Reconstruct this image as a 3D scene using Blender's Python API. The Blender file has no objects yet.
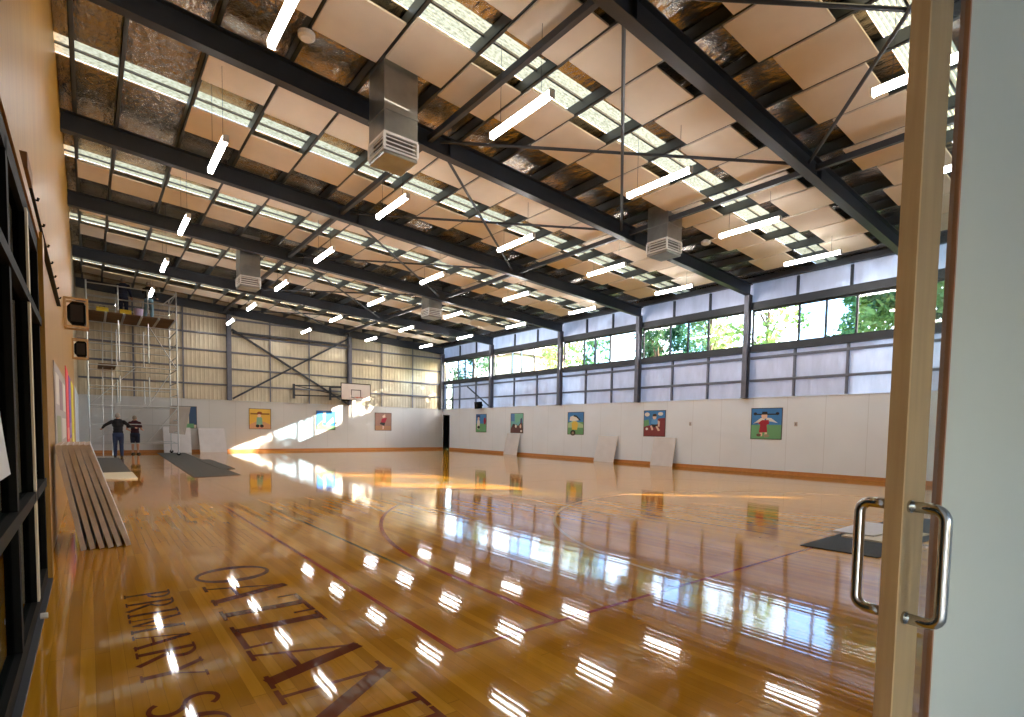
import bpy, bmesh, math, random
from mathutils import Vector, Matrix
C = bpy.context.scene.collection
SC = bpy.context.scene
R = random.Random(7)
pi = math.pi

# ------------------------------------------------------------------ camera, sky, sun, exposure
F, CY, YAW, PITCH, ROLL = 532.828, 458.544, .671, -.055, .016
EYE = 1.40
def cam_axes():
    f = Vector((math.sin(YAW)*math.cos(PITCH), math.cos(YAW)*math.cos(PITCH), math.sin(PITCH)))
    r = Vector((math.cos(YAW), -math.sin(YAW), 0)); u = r.cross(f)
    c, s = math.cos(ROLL), math.sin(ROLL)
    return c*r + s*u, -s*r + c*u, f
cr, cu, cf = cam_axes()
cam = bpy.data.objects.new('camera', bpy.data.cameras.new('camera')); C.objects.link(cam)
m = Matrix((cr, cu, -cf)).transposed().to_4x4(); m.translation = (0, 0, EYE); cam.matrix_world = m
cam.data.sensor_width = 36; cam.data.lens = 36*F/1024
cam.data.shift_y = (CY-358.5)/1024; cam.data.clip_start = .02; cam.data.clip_end = 400
SC.camera = cam

SUN_DIR = Vector((-1, .85, -.43)).normalized()
W = bpy.data.worlds.new('sky'); SC.world = W; W.use_nodes = True
wt = W.node_tree; wt.nodes.clear()
sky = wt.nodes.new('ShaderNodeTexSky'); sky.sky_type = 'NISHITA'; sky.sun_disc = False
sky.sun_elevation = math.radians(30); sky.sun_rotation = math.atan2(-SUN_DIR.x, -SUN_DIR.y)
sky.air_density = 1.0; sky.dust_density = 2.0; sky.ozone_density = 1.2
bg = wt.nodes.new('ShaderNodeBackground'); bg.inputs[1].default_value = .75
wo = wt.nodes.new('ShaderNodeOutputWorld')
wt.links.new(sky.outputs[0], bg.inputs[0]); wt.links.new(bg.outputs[0], wo.inputs[0])
sl = bpy.data.lights.new('sun', 'SUN'); sl.energy = 12.5; sl.angle = .009; sl.color = (1, .88, .70)
so = bpy.data.objects.new('sun', sl); C.objects.link(so)
so.rotation_euler = SUN_DIR.to_track_quat('-Z', 'Y').to_euler(); so.location = (60, -40, 30)
SC.view_settings.view_transform = 'Standard'; SC.view_settings.look = 'None'
SC.view_settings.gamma = 1; SC.view_settings.use_curve_mapping = False
SC.view_settings.exposure = 1.74
LAMP = 15.0
SC.cycles.max_bounces = 10; SC.cycles.diffuse_bounces = 6; SC.cycles.glossy_bounces = 6
SC.cycles.transparent_max_bounces = 24; SC.cycles.sample_clamp_indirect = 6
SC.cycles.caustics_reflective = False

# ------------------------------------------------------------------ main dimensions
XL, XR, YF, YN = -.33, 18.53, 30.8, -1.0
FR = [.2, 5.05, 9.86, 14.64, 19.47, 25.25, 30.72]          # steel frames along the hall
ZT = 2.63                                                   # top of the white wall lining
SL = -.06
def zb(x): return 7.36 + SL*x                               # underside of the rafters
PU = [-.12] + [.57+1.12*k for k in range(17)]               # purlin lines

# ------------------------------------------------------------------ helpers
def s2l(c):
    return tuple((v/255/12.92 if v/255 <= .04045 else ((v/255+.055)/1.055)**2.4) for v in c)
class NT:
    def __init__(s, name):
        s.m = bpy.data.materials.new(name); s.m.use_nodes = True; s.t = s.m.node_tree; s.t.nodes.clear()
        s.out = s.n('ShaderNodeOutputMaterial')
    def n(s, typ, **kw):
        nd = s.t.nodes.new(typ)
        for k, v in kw.items():
            if k.startswith('i_'):
                nd.inputs[k[2:].replace('_', ' ')].default_value = v
            elif k.startswith('j'):
                nd.inputs[int(k[1:])].default_value = v
            else: setattr(nd, k, v)
        return nd
    def l(s, a, b): s.t.links.new(a, b)
    def math(s, op, a, b=None):
        nd = s.n('ShaderNodeMath', operation=op)
        for i, v in enumerate((a, b)):
            if v is None: continue
            if isinstance(v, (int, float)): nd.inputs[i].default_value = v
            else: s.l(v, nd.inputs[i])
        return nd.outputs[0]
    def ramp(s, fac, stops):
        nd = s.n('ShaderNodeValToRGB'); e = nd.color_ramp.elements
        while len(e) < len(stops): e.new(.5)
        for i, (p, c) in enumerate(stops): e[i].position = p; e[i].color = (*c, 1)
        s.l(fac, nd.inputs[0]); return nd.outputs[0]
    def pos(s):
        g = s.n('ShaderNodeNewGeometry'); return g.outputs['Position']
    def bsdf(s, **kw):
        b = s.n('ShaderNodeBsdfPrincipled', **kw); s.l(b.outputs[0], s.out.inputs[0]); return b
MATS = {}
def mat(name, col, rough=.5, metal=0., spec=.5, var=0., scale=8., bump=0., emit=0., coord='Object', stretch=(1, 1, 1)):
    """plain procedural material: colour with a little noise variation and optional bump"""
    if name in MATS: return MATS[name]
    t = NT(name); c = s2l(col)
    b = t.bsdf(i_Roughness=rough, i_Metallic=metal)
    b.inputs['Specular IOR Level'].default_value = spec
    b.inputs['Base Color'].default_value = (*c, 1)
    if var or bump:
        tc = t.n('ShaderNodeTexCoord'); mp = t.n('ShaderNodeMapping'); mp.inputs['Scale'].default_value = stretch
        t.l(tc.outputs[coord], mp.inputs[0])
        nz = t.n('ShaderNodeTexNoise', i_Scale=scale, i_Detail=4.); t.l(mp.outputs[0], nz.inputs['Vector'])
        if var:
            lo = tuple(v*(1-var) for v in c); hi = tuple(min(1, v*(1+var)) for v in c)
            t.l(t.ramp(nz.outputs[0], [(.3, lo), (.7, hi)]), b.inputs['Base Color'])
        if bump:
            bp = t.n('ShaderNodeBump', i_Strength=bump, i_Distance=.02)
            t.l(nz.outputs[0], bp.inputs['Height']); t.l(bp.outputs[0], b.inputs['Normal'])
    if emit:
        b.inputs['Emission Color'].default_value = (*c, 1); b.inputs['Emission Strength'].default_value = emit
    MATS[name] = t.m
    return t.m

def floor_mat(name, paint=None):
    t = NT(name); p = t.pos(); sp = t.n('ShaderNodeSeparateXYZ'); t.l(p, sp.inputs[0])
    X, Y = sp.outputs[0], sp.outputs[1]
    w = .07
    bx = t.math('DIVIDE', X, w); bid = t.math('FLOOR', bx); u = t.math('FRACT', bx)
    wn = t.n('ShaderNodeTexWhiteNoise', noise_dimensions='1D'); t.l(bid, wn.inputs['W'])
    yo = t.math('ADD', t.math('DIVIDE', Y, 2.3), t.math('MULTIPLY', wn.outputs[0], 7.3)); seg = t.math('FLOOR', yo); v = t.math('FRACT', yo)
    cv = t.n('ShaderNodeCombineXYZ'); t.l(bid, cv.inputs[0]); t.l(seg, cv.inputs[1])
    wn2 = t.n('ShaderNodeTexWhiteNoise', noise_dimensions='2D'); t.l(cv.outputs[0], wn2.inputs['Vector'])
    # grain
    gv = t.n('ShaderNodeCombineXYZ'); t.l(t.math('MULTIPLY', X, 40), gv.inputs[0])
    t.l(t.math('MULTIPLY', Y, 1.6), gv.inputs[1]); t.l(t.math('MULTIPLY', wn2.outputs[0], 50), gv.inputs[2])
    gn = t.n('ShaderNodeTexNoise', i_Scale=1., i_Detail=5.); t.l(gv.outputs[0], gn.inputs['Vector'])
    fac = t.math('ADD', t.math('MULTIPLY', wn2.outputs[0], .75), t.math('MULTIPLY', t.math('SUBTRACT', gn.outputs[0], .5), .7))
    col = t.ramp(fac, [(0, s2l((182, 124, 28))), (.35, s2l((194, 134, 32))), (.65, s2l((206, 146, 40))), (1, s2l((218, 160, 54)))])
    # dark joints
    e = t.math('ABSOLUTE', t.math('SUBTRACT', u, .5)); j = t.math('GREATER_THAN', e, .485)
    e2 = t.math('GREATER_THAN', t.math('ABSOLUTE', t.math('SUBTRACT', v, .5)), .4985); j = t.math('MAXIMUM', j, e2)
    mx = t.n('ShaderNodeMix', data_type='RGBA'); t.l(t.math('MULTIPLY', j, .32), mx.inputs['Factor']); t.l(col, mx.inputs['A'])
    mx.inputs['B'].default_value = (*s2l((60, 32, 12)), 1); col = mx.outputs['Result']
    if paint:
        mp = t.n('ShaderNodeMix', data_type='RGBA'); mp.inputs['Factor'].default_value = paint[1]
        t.l(col, mp.inputs['A']); mp.inputs['B'].default_value = (*s2l(paint[0]), 1); col = mp.outputs['Result']
    b = t.bsdf(i_Roughness=.16); t.l(col, b.inputs['Base Color'])
    b.inputs['IOR'].default_value = 1.5; b.inputs['Specular IOR Level'].default_value = .0
    b.inputs['Coat Weight'].default_value = 1.; b.inputs['Coat Roughness'].default_value = .05
    # every board is slightly cupped and tilted
    tx = t.math('ADD', t.math('MULTIPLY', t.math('SUBTRACT', u, .5), .017), t.math('MULTIPLY', t.math('SUBTRACT', wn.outputs[0], .5), .010))
    lv = t.n('ShaderNodeCombineXYZ'); t.l(t.math('MULTIPLY', bid, 3.7), lv.inputs[0]); t.l(t.math('MULTIPLY', Y, 1.1), lv.inputs[1])
    ln = t.n('ShaderNodeTexNoise', i_Scale=1., i_Detail=1.); t.l(lv.outputs[0], ln.inputs['Vector'])
    ty = t.math('MULTIPLY', t.math('SUBTRACT', ln.outputs[0], .5), .004)
    nv = t.n('ShaderNodeCombineXYZ'); t.l(tx, nv.inputs[0]); t.l(ty, nv.inputs[1]); nv.inputs[2].default_value = 1
    nn = t.n('ShaderNodeVectorMath', operation='NORMALIZE'); t.l(nv.outputs[0], nn.inputs[0])
    t.l(nn.outputs[0], b.inputs['Normal']); t.l(nn.outputs[0], b.inputs['Coat Normal'])
    return t.m

def lining_mat(name, col, axis, pitch=1.2):
    """painted sheet lining with faint vertical joints"""
    t = NT(name); sp = t.n('ShaderNodeSeparateXYZ'); t.l(t.pos(), sp.inputs[0])
    u = t.math('FRACT', t.math('DIVIDE', sp.outputs[axis], pitch))
    j = t.math('GREATER_THAN', t.math('ABSOLUTE', t.math('SUBTRACT', u, .5)), .494)
    nz = t.n('ShaderNodeTexNoise', i_Scale=.7, i_Detail=5.); t.l(t.pos(), nz.inputs['Vector'])
    c = s2l(col)
    cc = t.ramp(nz.outputs[0], [(.25, tuple(v*.92 for v in c)), (.75, c)])
    mx = t.n('ShaderNodeMix', data_type='RGBA'); t.l(t.math('MULTIPLY', j, .35), mx.inputs['Factor']); t.l(cc, mx.inputs['A'])
    mx.inputs['B'].default_value = (*tuple(v*.4 for v in c), 1)
    b = t.bsdf(i_Roughness=.55); t.l(mx.outputs['Result'], b.inputs['Base Color'])
    return t.m

def foil_mat(name, col, rough, bump, scale, stretch, metal=1., rib=None):
    t = NT(name); mp = t.n('ShaderNodeMapping'); mp.inputs['Scale'].default_value = stretch; t.l(t.pos(), mp.inputs[0])
    n1 = t.n('ShaderNodeTexNoise', i_Scale=scale, i_Detail=5., i_Roughness=.6); t.l(mp.outputs[0], n1.inputs['Vector'])
    v1 = t.n('ShaderNodeTexVoronoi', i_Scale=scale*.7); t.l(mp.outputs[0], v1.inputs['Vector'])
    h = t.math('ADD', n1.outputs[0], t.math('MULTIPLY', v1.outputs['Distance'], .6))
    if rib is not None:
        sp = t.n('ShaderNodeSeparateXYZ'); t.l(t.pos(), sp.inputs[0])
        wv = t.math('POWER', t.math('ABSOLUTE', t.math('SINE', t.math('MULTIPLY', sp.outputs[rib], pi/.19))), 6.)
        h = t.math('ADD', h, t.math('MULTIPLY', wv, .5))
    b = t.bsdf(i_Roughness=rough, i_Metallic=metal)
    c = s2l(col); t.l(t.ramp(n1.outputs[0], [(.3, tuple(v*.8 for v in c)), (.7, c)]), b.inputs['Base Color'])
    bp = t.n('ShaderNodeBump', i_Strength=bump, i_Distance=.03); t.l(h, bp.inputs['Height']); t.l(bp.outputs[0], b.inputs['Normal'])
    return t.m

def wood_mat(name, c1, c2, axis=2, rough=.5, freq=30.):
    t = NT(name); mp = t.n('ShaderNodeMapping'); s = [freq]*3; s[axis] = freq*.05; mp.inputs['Scale'].default_value = s
    t.l(t.pos(), mp.inputs[0])
    n1 = t.n('ShaderNodeTexNoise', i_Scale=1., i_Detail=5.); t.l(mp.outputs[0], n1.inputs['Vector'])
    b = t.bsdf(i_Roughness=rough); t.l(t.ramp(n1.outputs[0], [(.3, s2l(c1)), (.7, s2l(c2))]), b.inputs['Base Color'])
    return t.m

def glass_mat(name, tint=(1, 1, 1), refl=.06, rough=0., graz=.85):
    t = NT(name); tr = t.n('ShaderNodeBsdfTransparent'); tr.inputs[0].default_value = (*tint, 1)
    gl = t.n('ShaderNodeBsdfGlossy'); gl.inputs['Roughness'].default_value = rough
    lw = t.n('ShaderNodeLayerWeight', i_Blend=.5); mx = t.n('ShaderNodeMixShader')
    t.l(t.math('ADD', t.math('MULTIPLY', t.math('POWER', lw.outputs['Facing'], 5.), graz), refl), mx.inputs[0]); t.l(tr.outputs[0], mx.inputs[1]); t.l(gl.outputs[0], mx.inputs[2])
    t.l(mx.outputs[0], t.out.inputs[0]); return t.m

def skylight_mat(name):
    t = NT(name); sp = t.n('ShaderNodeSeparateXYZ'); t.l(t.pos(), sp.inputs[0])
    nz = t.n('ShaderNodeTexNoise', i_Scale=5., i_Detail=4.)
    mp = t.n('ShaderNodeMapping'); mp.inputs['Scale'].default_value = (3, 9, 1); t.l(t.pos(), mp.inputs[0]); t.l(mp.outputs[0], nz.inputs['Vector'])
    col = t.ramp(nz.outputs[0], [(.3, (.155, .118, .05)), (.6, (.32, .255, .13))])
    tl = t.n('ShaderNodeBsdfTranslucent'); t.l(col, tl.inputs[0])
    tr = t.n('ShaderNodeBsdfTransparent'); tr.inputs[0].default_value = (.20, .175, .125, 1)
    mx = t.n('ShaderNodeMixShader'); mx.inputs[0].default_value = .22
    t.l(tl.outputs[0], mx.inputs[1]); t.l(tr.outputs[0], mx.inputs[2]); t.l(mx.outputs[0], t.out.inputs[0])
    return t.m

class MB:
    def __init__(s): s.v = []; s.f = []; s.mi = []
    def add(s, vs, fs, mi=0):
        o = len(s.v); s.v += [tuple(v) for v in vs]; s.f += [tuple(i+o for i in f) for f in fs]; s.mi += [mi]*len(fs); return s
    def hexa(s, p, mi=0):      # 8 points: 4 bottom ccw, 4 top ccw
        return s.add(p, [(3, 2, 1, 0), (4, 5, 6, 7), (0, 1, 5, 4), (1, 2, 6, 5), (2, 3, 7, 6), (3, 0, 4, 7)], mi)
    def box(s, x0, x1, y0, y1, z0, z1, mi=0):
        return s.hexa([(x0, y0, z0), (x1, y0, z0), (x1, y1, z0), (x0, y1, z0), (x0, y0, z1), (x1, y0, z1), (x1, y1, z1), (x0, y1, z1)], mi)
    def slope(s, x0, x1, y0, y1, za, th, mi=0):   # box following the roof slope: za(x) gives underside
        a, b = za(x0), za(x1)
        return s.hexa([(x0, y0, a), (x1, y0, b), (x1, y1, b), (x0, y1, a), (x0, y0, a+th), (x1, y0, b+th), (x1, y1, b+th), (x0, y1, a+th)], mi)
    def bar(s, a, b, w, h, up=(0, 0, 1), mi=0):
        a, b = Vector(a), Vector(b); d = (b-a).normalized(); up = Vector(up)
        if abs(d.dot(up)) > .99: up = Vector((0, 1, 0))
        x = d.cross(up).normalized()*(w/2); y = x.cross(d).normalized()*(h/2)
        return s.hexa([a-x-y, a+x-y, b+x-y, b-x-y, a-x+y, a+x+y, b+x+y, b-x+y], mi)
    def tube(s, pts, r, n=10, mi=0, cap=True):
        pts = [Vector(p) for p in pts]; rs = r if isinstance(r, (list, tuple)) else [r]*len(pts)
        prev = None; rings = []
        for i, p in enumerate(pts):
            d = ((pts[min(i+1, len(pts)-1)]-p).normalized() + (p-pts[max(i-1, 0)]).normalized()).normalized()
            if prev is None:
                up = Vector((0, 0, 1)) if abs(d.z) < .9 else Vector((1, 0, 0)); x = d.cross(up).normalized()
            else: x = (prev - d*prev.dot(d)).normalized()
            prev = x; y = d.cross(x)
            rings.append([p + (x*math.cos(2*pi*k/n)+y*math.sin(2*pi*k/n))*rs[i] for k in range(n)])
        vs = [q for g in rings for q in g]; fs = []
        for i in range(len(pts)-1):
            for k in range(n):
                fs.append((i*n+k, i*n+(k+1) % n, (i+1)*n+(k+1) % n, (i+1)*n+k))
        if cap: fs.append(tuple(range(n-1, -1, -1))); fs.append(tuple((len(pts)-1)*n+k for k in range(n)))
        return s.add(vs, fs, mi)
    def ell(s, c, rx, ry, rz, n=14, k=9, mi=0, rot=None):
        c = Vector(c); vs = []; fs = []
        for i in range(k+1):
            th = pi*i/k
            for j in range(n):
                ph = 2*pi*j/n; q = Vector((rx*math.sin(th)*math.cos(ph), ry*math.sin(th)*math.sin(ph), rz*math.cos(th)))
                if rot: q = rot @ q
                vs.append(c+q)
        for i in range(k):
            for j in range(n): fs.append((i*n+j, (i+1)*n+j, (i+1)*n+(j+1) % n, i*n+(j+1) % n))
        return s.add(vs, fs, mi)
    def poly(s, pts, th, to3, mi=0):   # extruded polygon; to3(u,v,w)
        n = len(pts); area = sum(pts[i][0]*pts[(i+1) % n][1]-pts[(i+1) % n][0]*pts[i][1] for i in range(n))
        if area < 0: pts = pts[::-1]
        vs = [to3(u, v, 0) for u, v in pts]+[to3(u, v, th) for u, v in pts]
        fs = [tuple(range(n-1, -1, -1)), tuple(range(n, 2*n))]+[(i, (i+1) % n, n+(i+1) % n, n+i) for i in range(n)]
        return s.add(vs, fs, mi)
    def build(s, name, mats, parent=None, smooth=False, bevel=0, loc=None):
        me = bpy.data.meshes.new(name)
        me.from_pydata(s.v, [], s.f)
        if not isinstance(mats, (list, tuple)): mats = [mats]
        for q in mats: me.materials.append(q)
        if len(mats) > 1: me.polygons.foreach_set('material_index', s.mi)
        bm = bmesh.new(); bm.from_mesh(me); bmesh.ops.recalc_face_normals(bm, faces=bm.faces); bm.to_mesh(me); bm.free()
        if smooth: me.polygons.foreach_set('use_smooth', [True]*len(me.polygons))
        o = bpy.data.objects.new(name, me); C.objects.link(o)
        if parent is not None: o.parent = parent; o.matrix_parent_inverse = Matrix.Translation(parent.location).inverted() if parent.location.length else Matrix()
        if bevel:
            b = o.modifiers.new('bevel', 'BEVEL'); b.width = bevel; b.segments = 2; b.limit_method = 'ANGLE'
        return o
def tag(o, label=None, cat=None, group=None, kind=None):
    if label: o['label'] = label
    if cat: o['category'] = cat
    if group: o['group'] = group
    if kind: o['kind'] = kind
    return o
def empty(name, loc=(0, 0, 0), rz=0.):
    o = bpy.data.objects.new(name, None); C.objects.link(o); o.location = loc; o.rotation_euler = (0, 0, rz); o.empty_display_size = .2
    return o
def part(mb, name, m, parent, **kw):      # geometry given in the parent's own frame
    o = mb.build(name, m, None, **kw); o.parent = parent; return o
def struct(mb, name, m, parent=None, **kw):
    o = mb.build(name, m, None, **kw); o.parent = parent
    if parent is None: o['kind'] = 'structure'
    return o
def dup(root, loc=None, rz=None):
    r = root.copy(); C.objects.link(r)
    if loc is not None: r.location = loc
    if rz is not None: r.rotation_euler = (0, 0, rz)
    for ch in root.children:
        c = ch.copy(); C.objects.link(c); c.parent = r
        for g in ch.children:
            d = g.copy(); C.objects.link(d); d.parent = c
    return r
ORD = 'first second third fourth fifth sixth seventh eighth ninth tenth eleventh twelfth thirteenth fourteenth fifteenth sixteenth seventeenth eighteenth nineteenth twentieth'.split()

# ------------------------------------------------------------------ materials
M_floor = floor_mat('timber_boards')
M_red = floor_mat('timber_red_line', ((156, 30, 40), .85))
M_maroon = floor_mat('timber_maroon_lettering', ((96, 24, 30), .86))
M_cream = floor_mat('timber_cream_line', ((226, 204, 166), .75))
M_green = floor_mat('timber_green_line', ((52, 88, 70), .7))
M_wallx = lining_mat('white_lining_side_lit', (226, 238, 252), 1)  # same white lining, brightened and cooled in colour to stand in for light
M_wally = lining_mat('white_lining_end_dim', (200, 204, 206), 0)  # same lining, darkened in colour for the dimmer light at the far end
M_foilw = foil_mat('wall_foil', (200, 190, 168), .42, .35, 3.0, (1, 1, .35), .75, 0)
M_foils = foil_mat('side_wall_foil_skylit', (206, 208, 224), .5, .3, 3.0, (1, 1, .35), .6, 1)  # same foil as the far wall, blue sky light put into its colour
nt_ = M_foils.node_tree; pb = next(n for n in nt_.nodes if n.type == 'BSDF_PRINCIPLED'); ou_ = next(n for n in nt_.nodes if n.type == 'OUTPUT_MATERIAL')
tl_ = nt_.nodes.new('ShaderNodeBsdfTranslucent'); tl_.inputs[0].default_value = (.36, .56, .98, 1); ms_ = nt_.nodes.new('ShaderNodeMixShader'); ms_.inputs[0].default_value = .06
nt_.links.new(pb.outputs[0], ms_.inputs[1]); nt_.links.new(tl_.outputs[0], ms_.inputs[2]); nt_.links.new(ms_.outputs[0], ou_.inputs[0])
M_foilr = foil_mat('roof_foil', (196, 188, 178), .24, 1., 11.0, (1, .55, 1))
M_steel = mat('dark_steel', (46, 52, 62), .45, .0, .5, .1, 3)
M_purlin = mat('grey_purlin_steel', (70, 76, 80), .45, .2, .5, .1, 3)
M_girt = mat('grey_blue_steel', (106, 110, 124), .42, .3, .5, .1, 5)
M_galv = mat('galvanised_duct', (150, 152, 150), .32, .9, .5, .18, 2.5)
M_white = mat('white_enamel', (226, 226, 224), .4)
M_louv = mat('grey_louvre', (120, 116, 114), .5)
M_panel = mat('beige_acoustic_panel', (216, 207, 194), .9, 0, .1, .04, 2)
M_ply = wood_mat('ply_lining', (158, 112, 26), (176, 130, 40), 2, .38, 14)
M_pine = wood_mat('pale_timber', (178, 144, 96), (198, 164, 116), 2, .5, 40)
M_bead = wood_mat('red_brown_timber', (146, 96, 62), (170, 116, 78), 2, .45, 40)
M_base = wood_mat('skirting_timber', (168, 112, 62), (190, 132, 78), 0, .45, 20)
M_black = mat('black_powdercoat', (8, 10, 10), .6, 0, .12)
M_glass = glass_mat('window_glass')
M_screen = glass_mat('window_glass_screened', (.62, .75, .86))
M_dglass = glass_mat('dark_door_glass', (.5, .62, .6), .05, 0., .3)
M_alu = mat('dark_window_frame', (44, 48, 56), .4, .4)
M_lamp = mat('lit_diffuser', (250, 247, 244), .5, emit=LAMP)
M_sheet = mat('white_sheet_board', (206, 204, 206), .55, 0, .4, .05, 3)
M_edge = mat('grey_board_edge', (196, 184, 174), .7, 0, .3, .1, 12)
M_cream_b = mat('cream_board', (224, 214, 190), .6)
M_carpet = mat('grey_carpet', (96, 94, 90), .95, 0, .1, .25, 60, .3)
M_chrome = mat('satin_stainless', (190, 190, 186), .16, 1.)
M_alloy = mat('scaffold_tube', (190, 196, 200), .3, .85)
M_deck = wood_mat('scaffold_ply', (96, 74, 52), (122, 94, 66), 0, .7, 10)
M_sky = skylight_mat('translucent_roofing')

# ------------------------------------------------------------------ floor and its painted marks
struct(MB().box(-.55, XR+.15, -3.2, YF+.2, -.15, 0), 'floor', M_floor)
def line(name, pts, w, m):
    """painted court line lying on the boards"""
    b = MB(); pts = [Vector((*p, 0)) for p in pts]; L, Rr = [], []
    for i, p in enumerate(pts):
        d = ((pts[min(i+1, len(pts)-1)]-p).normalized()+(p-pts[max(i-1, 0)]).normalized()).normalized(); nn = Vector((-d.y, d.x, 0))*(w/2)
        L.append(p+nn); Rr.append(p-nn)
    z = .0012
    vs = [(q.x, q.y, z) for q in L]+[(q.x, q.y, z) for q in Rr]; k = len(pts)
    b.add(vs, [(i, i+1, k+i+1, k+i) for i in range(k-1)])
    return struct(b, name, m)
arc = lambda cx, cy, r, a0, a1, n=40: [(cx+r*math.cos(math.radians(a0+(a1-a0)*i/n)), cy+r*math.sin(math.radians(a0+(a1-a0)*i/n))) for i in range(n+1)]
line('trim_1', [(1.78, 26.5), (1.78, 2.78), (16.6, 2.78), (16.6, 26.5)], .055, M_red)
line('trim_2', [(2.67, 2.8), (2.67, 4.4)]+arc(9.2, 4.4, 6.53, 180, 0, 60)+[(15.73, 2.8)], .05, M_red)
line('trim_3', arc(9.2, 2.8, 4.8, 180, 0, 60), .05, M_cream)
line('trim_4', [(2.3, 26), (2.45, 4.6)], .04, M_green)
line('trim_5', [(1.9, 16.0), (16.5, 16.0)], .05, M_red)

# lettering: serif strokes in a letter box (u right, v up), width per letter
def qd(a, b, w0, w1=None):
    a, b = Vector(a), Vector(b); d = (b-a).normalized(); nn = Vector((-d.y, d.x)); w1 = w0 if w1 is None else w1
    return [tuple(a+nn*w0/2), tuple(b+nn*w1/2), tuple(b-nn*w1/2), tuple(a-nn*w0/2)]
def ringp(cx, cy, rx, ry, tw, th, a0=0, a1=360, n=28):   # thick at the sides, thin at top
    out = []
    for i in range(n):
        q = []
        for a in (a0+(a1-a0)*i/n, a0+(a1-a0)*(i+1)/n):
            t = math.radians(a); k = abs(math.cos(t))**1.5; w = th+(tw-th)*k
            q.append(((cx+rx*math.cos(t), cy+ry*math.sin(t)), (cx+(rx-w)*math.cos(t), cy+(ry-w)*math.sin(t))))
        out.append([q[0][0], q[1][0], q[1][1], q[0][1]])
    return out
T, t_ = .15, .05
def ser(x, y, w=.26): return [(x-w/2, y-.022), (x+w/2, y-.022), (x+w/2, y+.022), (x-w/2, y+.022)]
GL = {
 'O': (.86, ringp(.43, .5, .43, .52, T, t_)),
 'C': (.80, ringp(.43, .5, .43, .52, T, t_, 42, 318)+[qd((.745, .62), (.745, .98), .05), qd((.745, .12), (.745, .3), .05)]),
 'A': (.90, [qd((.14, 0), (.45, 1), t_), qd((.76, 0), (.45, 1), T), qd((.24, .34), (.66, .34), t_), ser(.14, .02), ser(.76, .02)]),
 'T': (.74, [qd((.37, 0), (.37, 1), T), qd((.02, .97), (.72, .97), .06), qd((.04, .74), (.04, 1), .05), qd((.70, .74), (.70, 1), .05), ser(.37, .02, .34)]),
 'L': (.70, [qd((.18, 0), (.18, 1), T), qd((.1, .03), (.66, .03), .06), qd((.66, 0), (.66, .28), .05), ser(.18, .98, .34), ser(.14, .02, .26)]),
 'N': (.90, [qd((.14, 0), (.14, 1), t_), qd((.12, 1), (.76, 0), T), qd((.78, 0), (.78, 1), t_), ser(.14, .02), ser(.10, .98), ser(.78, .98)]),
 'D': (.84, [qd((.18, 0), (.18, 1), T), ser(.16, .02, .3), ser(.16, .98, .3)]+ringp(.32, .5, .48, .51, T, t_, -90, 90, 18)),
 'S': (.62, ringp(.31, .74, .27, .27, .11, .07, 35, 270, 16)+ringp(.31, .25, .29, .27, .12, .07, -145, 90, 16)),
 'P': (.70, [qd((.18, 0), (.18, 1), T), ser(.18, .02, .34), ser(.14, .98, .28)]+ringp(.28, .74, .36, .26, T, t_, -90, 90, 14)),
 'R': (.80, [qd((.18, 0), (.18, 1), T), ser(.18, .02, .32), ser(.14, .98, .28), qd((.36, .48), (.72, 0), T*.9)]+ringp(.28, .74, .36, .26, T, t_, -90, 90, 14)),
 'I': (.38, [qd((.19, 0), (.19, 1), T), ser(.19, .02, .34), ser(.19, .98, .34)]),
 'M': (1.04, [qd((.14, 0), (.16, 1), t_), qd((.16, 1), (.50, .05), T*.8), qd((.50, .05), (.86, 1), t_), qd((.88, 0), (.86, 1), T), ser(.14, .02), ser(.88, .02), ser(.1, .98, .2), ser(.92, .98, .2)]),
 'Y': (.84, [qd((.42, 0), (.42, .46), T), qd((.42, .44), (.10, 1), T*.85), qd((.42, .44), (.74, 1), t_), ser(.42, .02, .3), ser(.10, .98, .24), ser(.74, .98, .24)]),
 'H': (.88, [qd((.18, 0), (.18, 1), T), qd((.70, 0), (.70, 1), T), qd((.18, .5), (.70, .5), t_), ser(.18, .02, .3), ser(.18, .98, .3), ser(.70, .02, .3), ser(.70, .98, .3)]),
 ' ': (.45, []),
}
def letters(text, x0, h, ystart, wscale, gap):
    b = MB(); y = ystart
    for i, ch in enumerate(text):
        w, ps = GL[ch]
        for j, p in enumerate(ps):
            z = .0014+.00002*(j % 9)
            pts = [(x0+v*h, y-u*wscale, z) for u, v in p]
            a = sum(pts[k][0]*pts[(k+1) % 4][1]-pts[(k+1) % 4][0]*pts[k][1] for k in range(4))
            b.add(pts if a > 0 else pts[::-1], [(0, 1, 2, 3)])
        y -= w*wscale+gap
    return b
tag(struct(letters('OATLANDS', .73, .60, 5.78, .68, .015), 'trim_6', M_maroon), kind='structure')
tag(struct(letters('PRIMARY SCHOOL', .19, .31, 5.28, .335, .02), 'trim_7', M_maroon), kind='structure')

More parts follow.
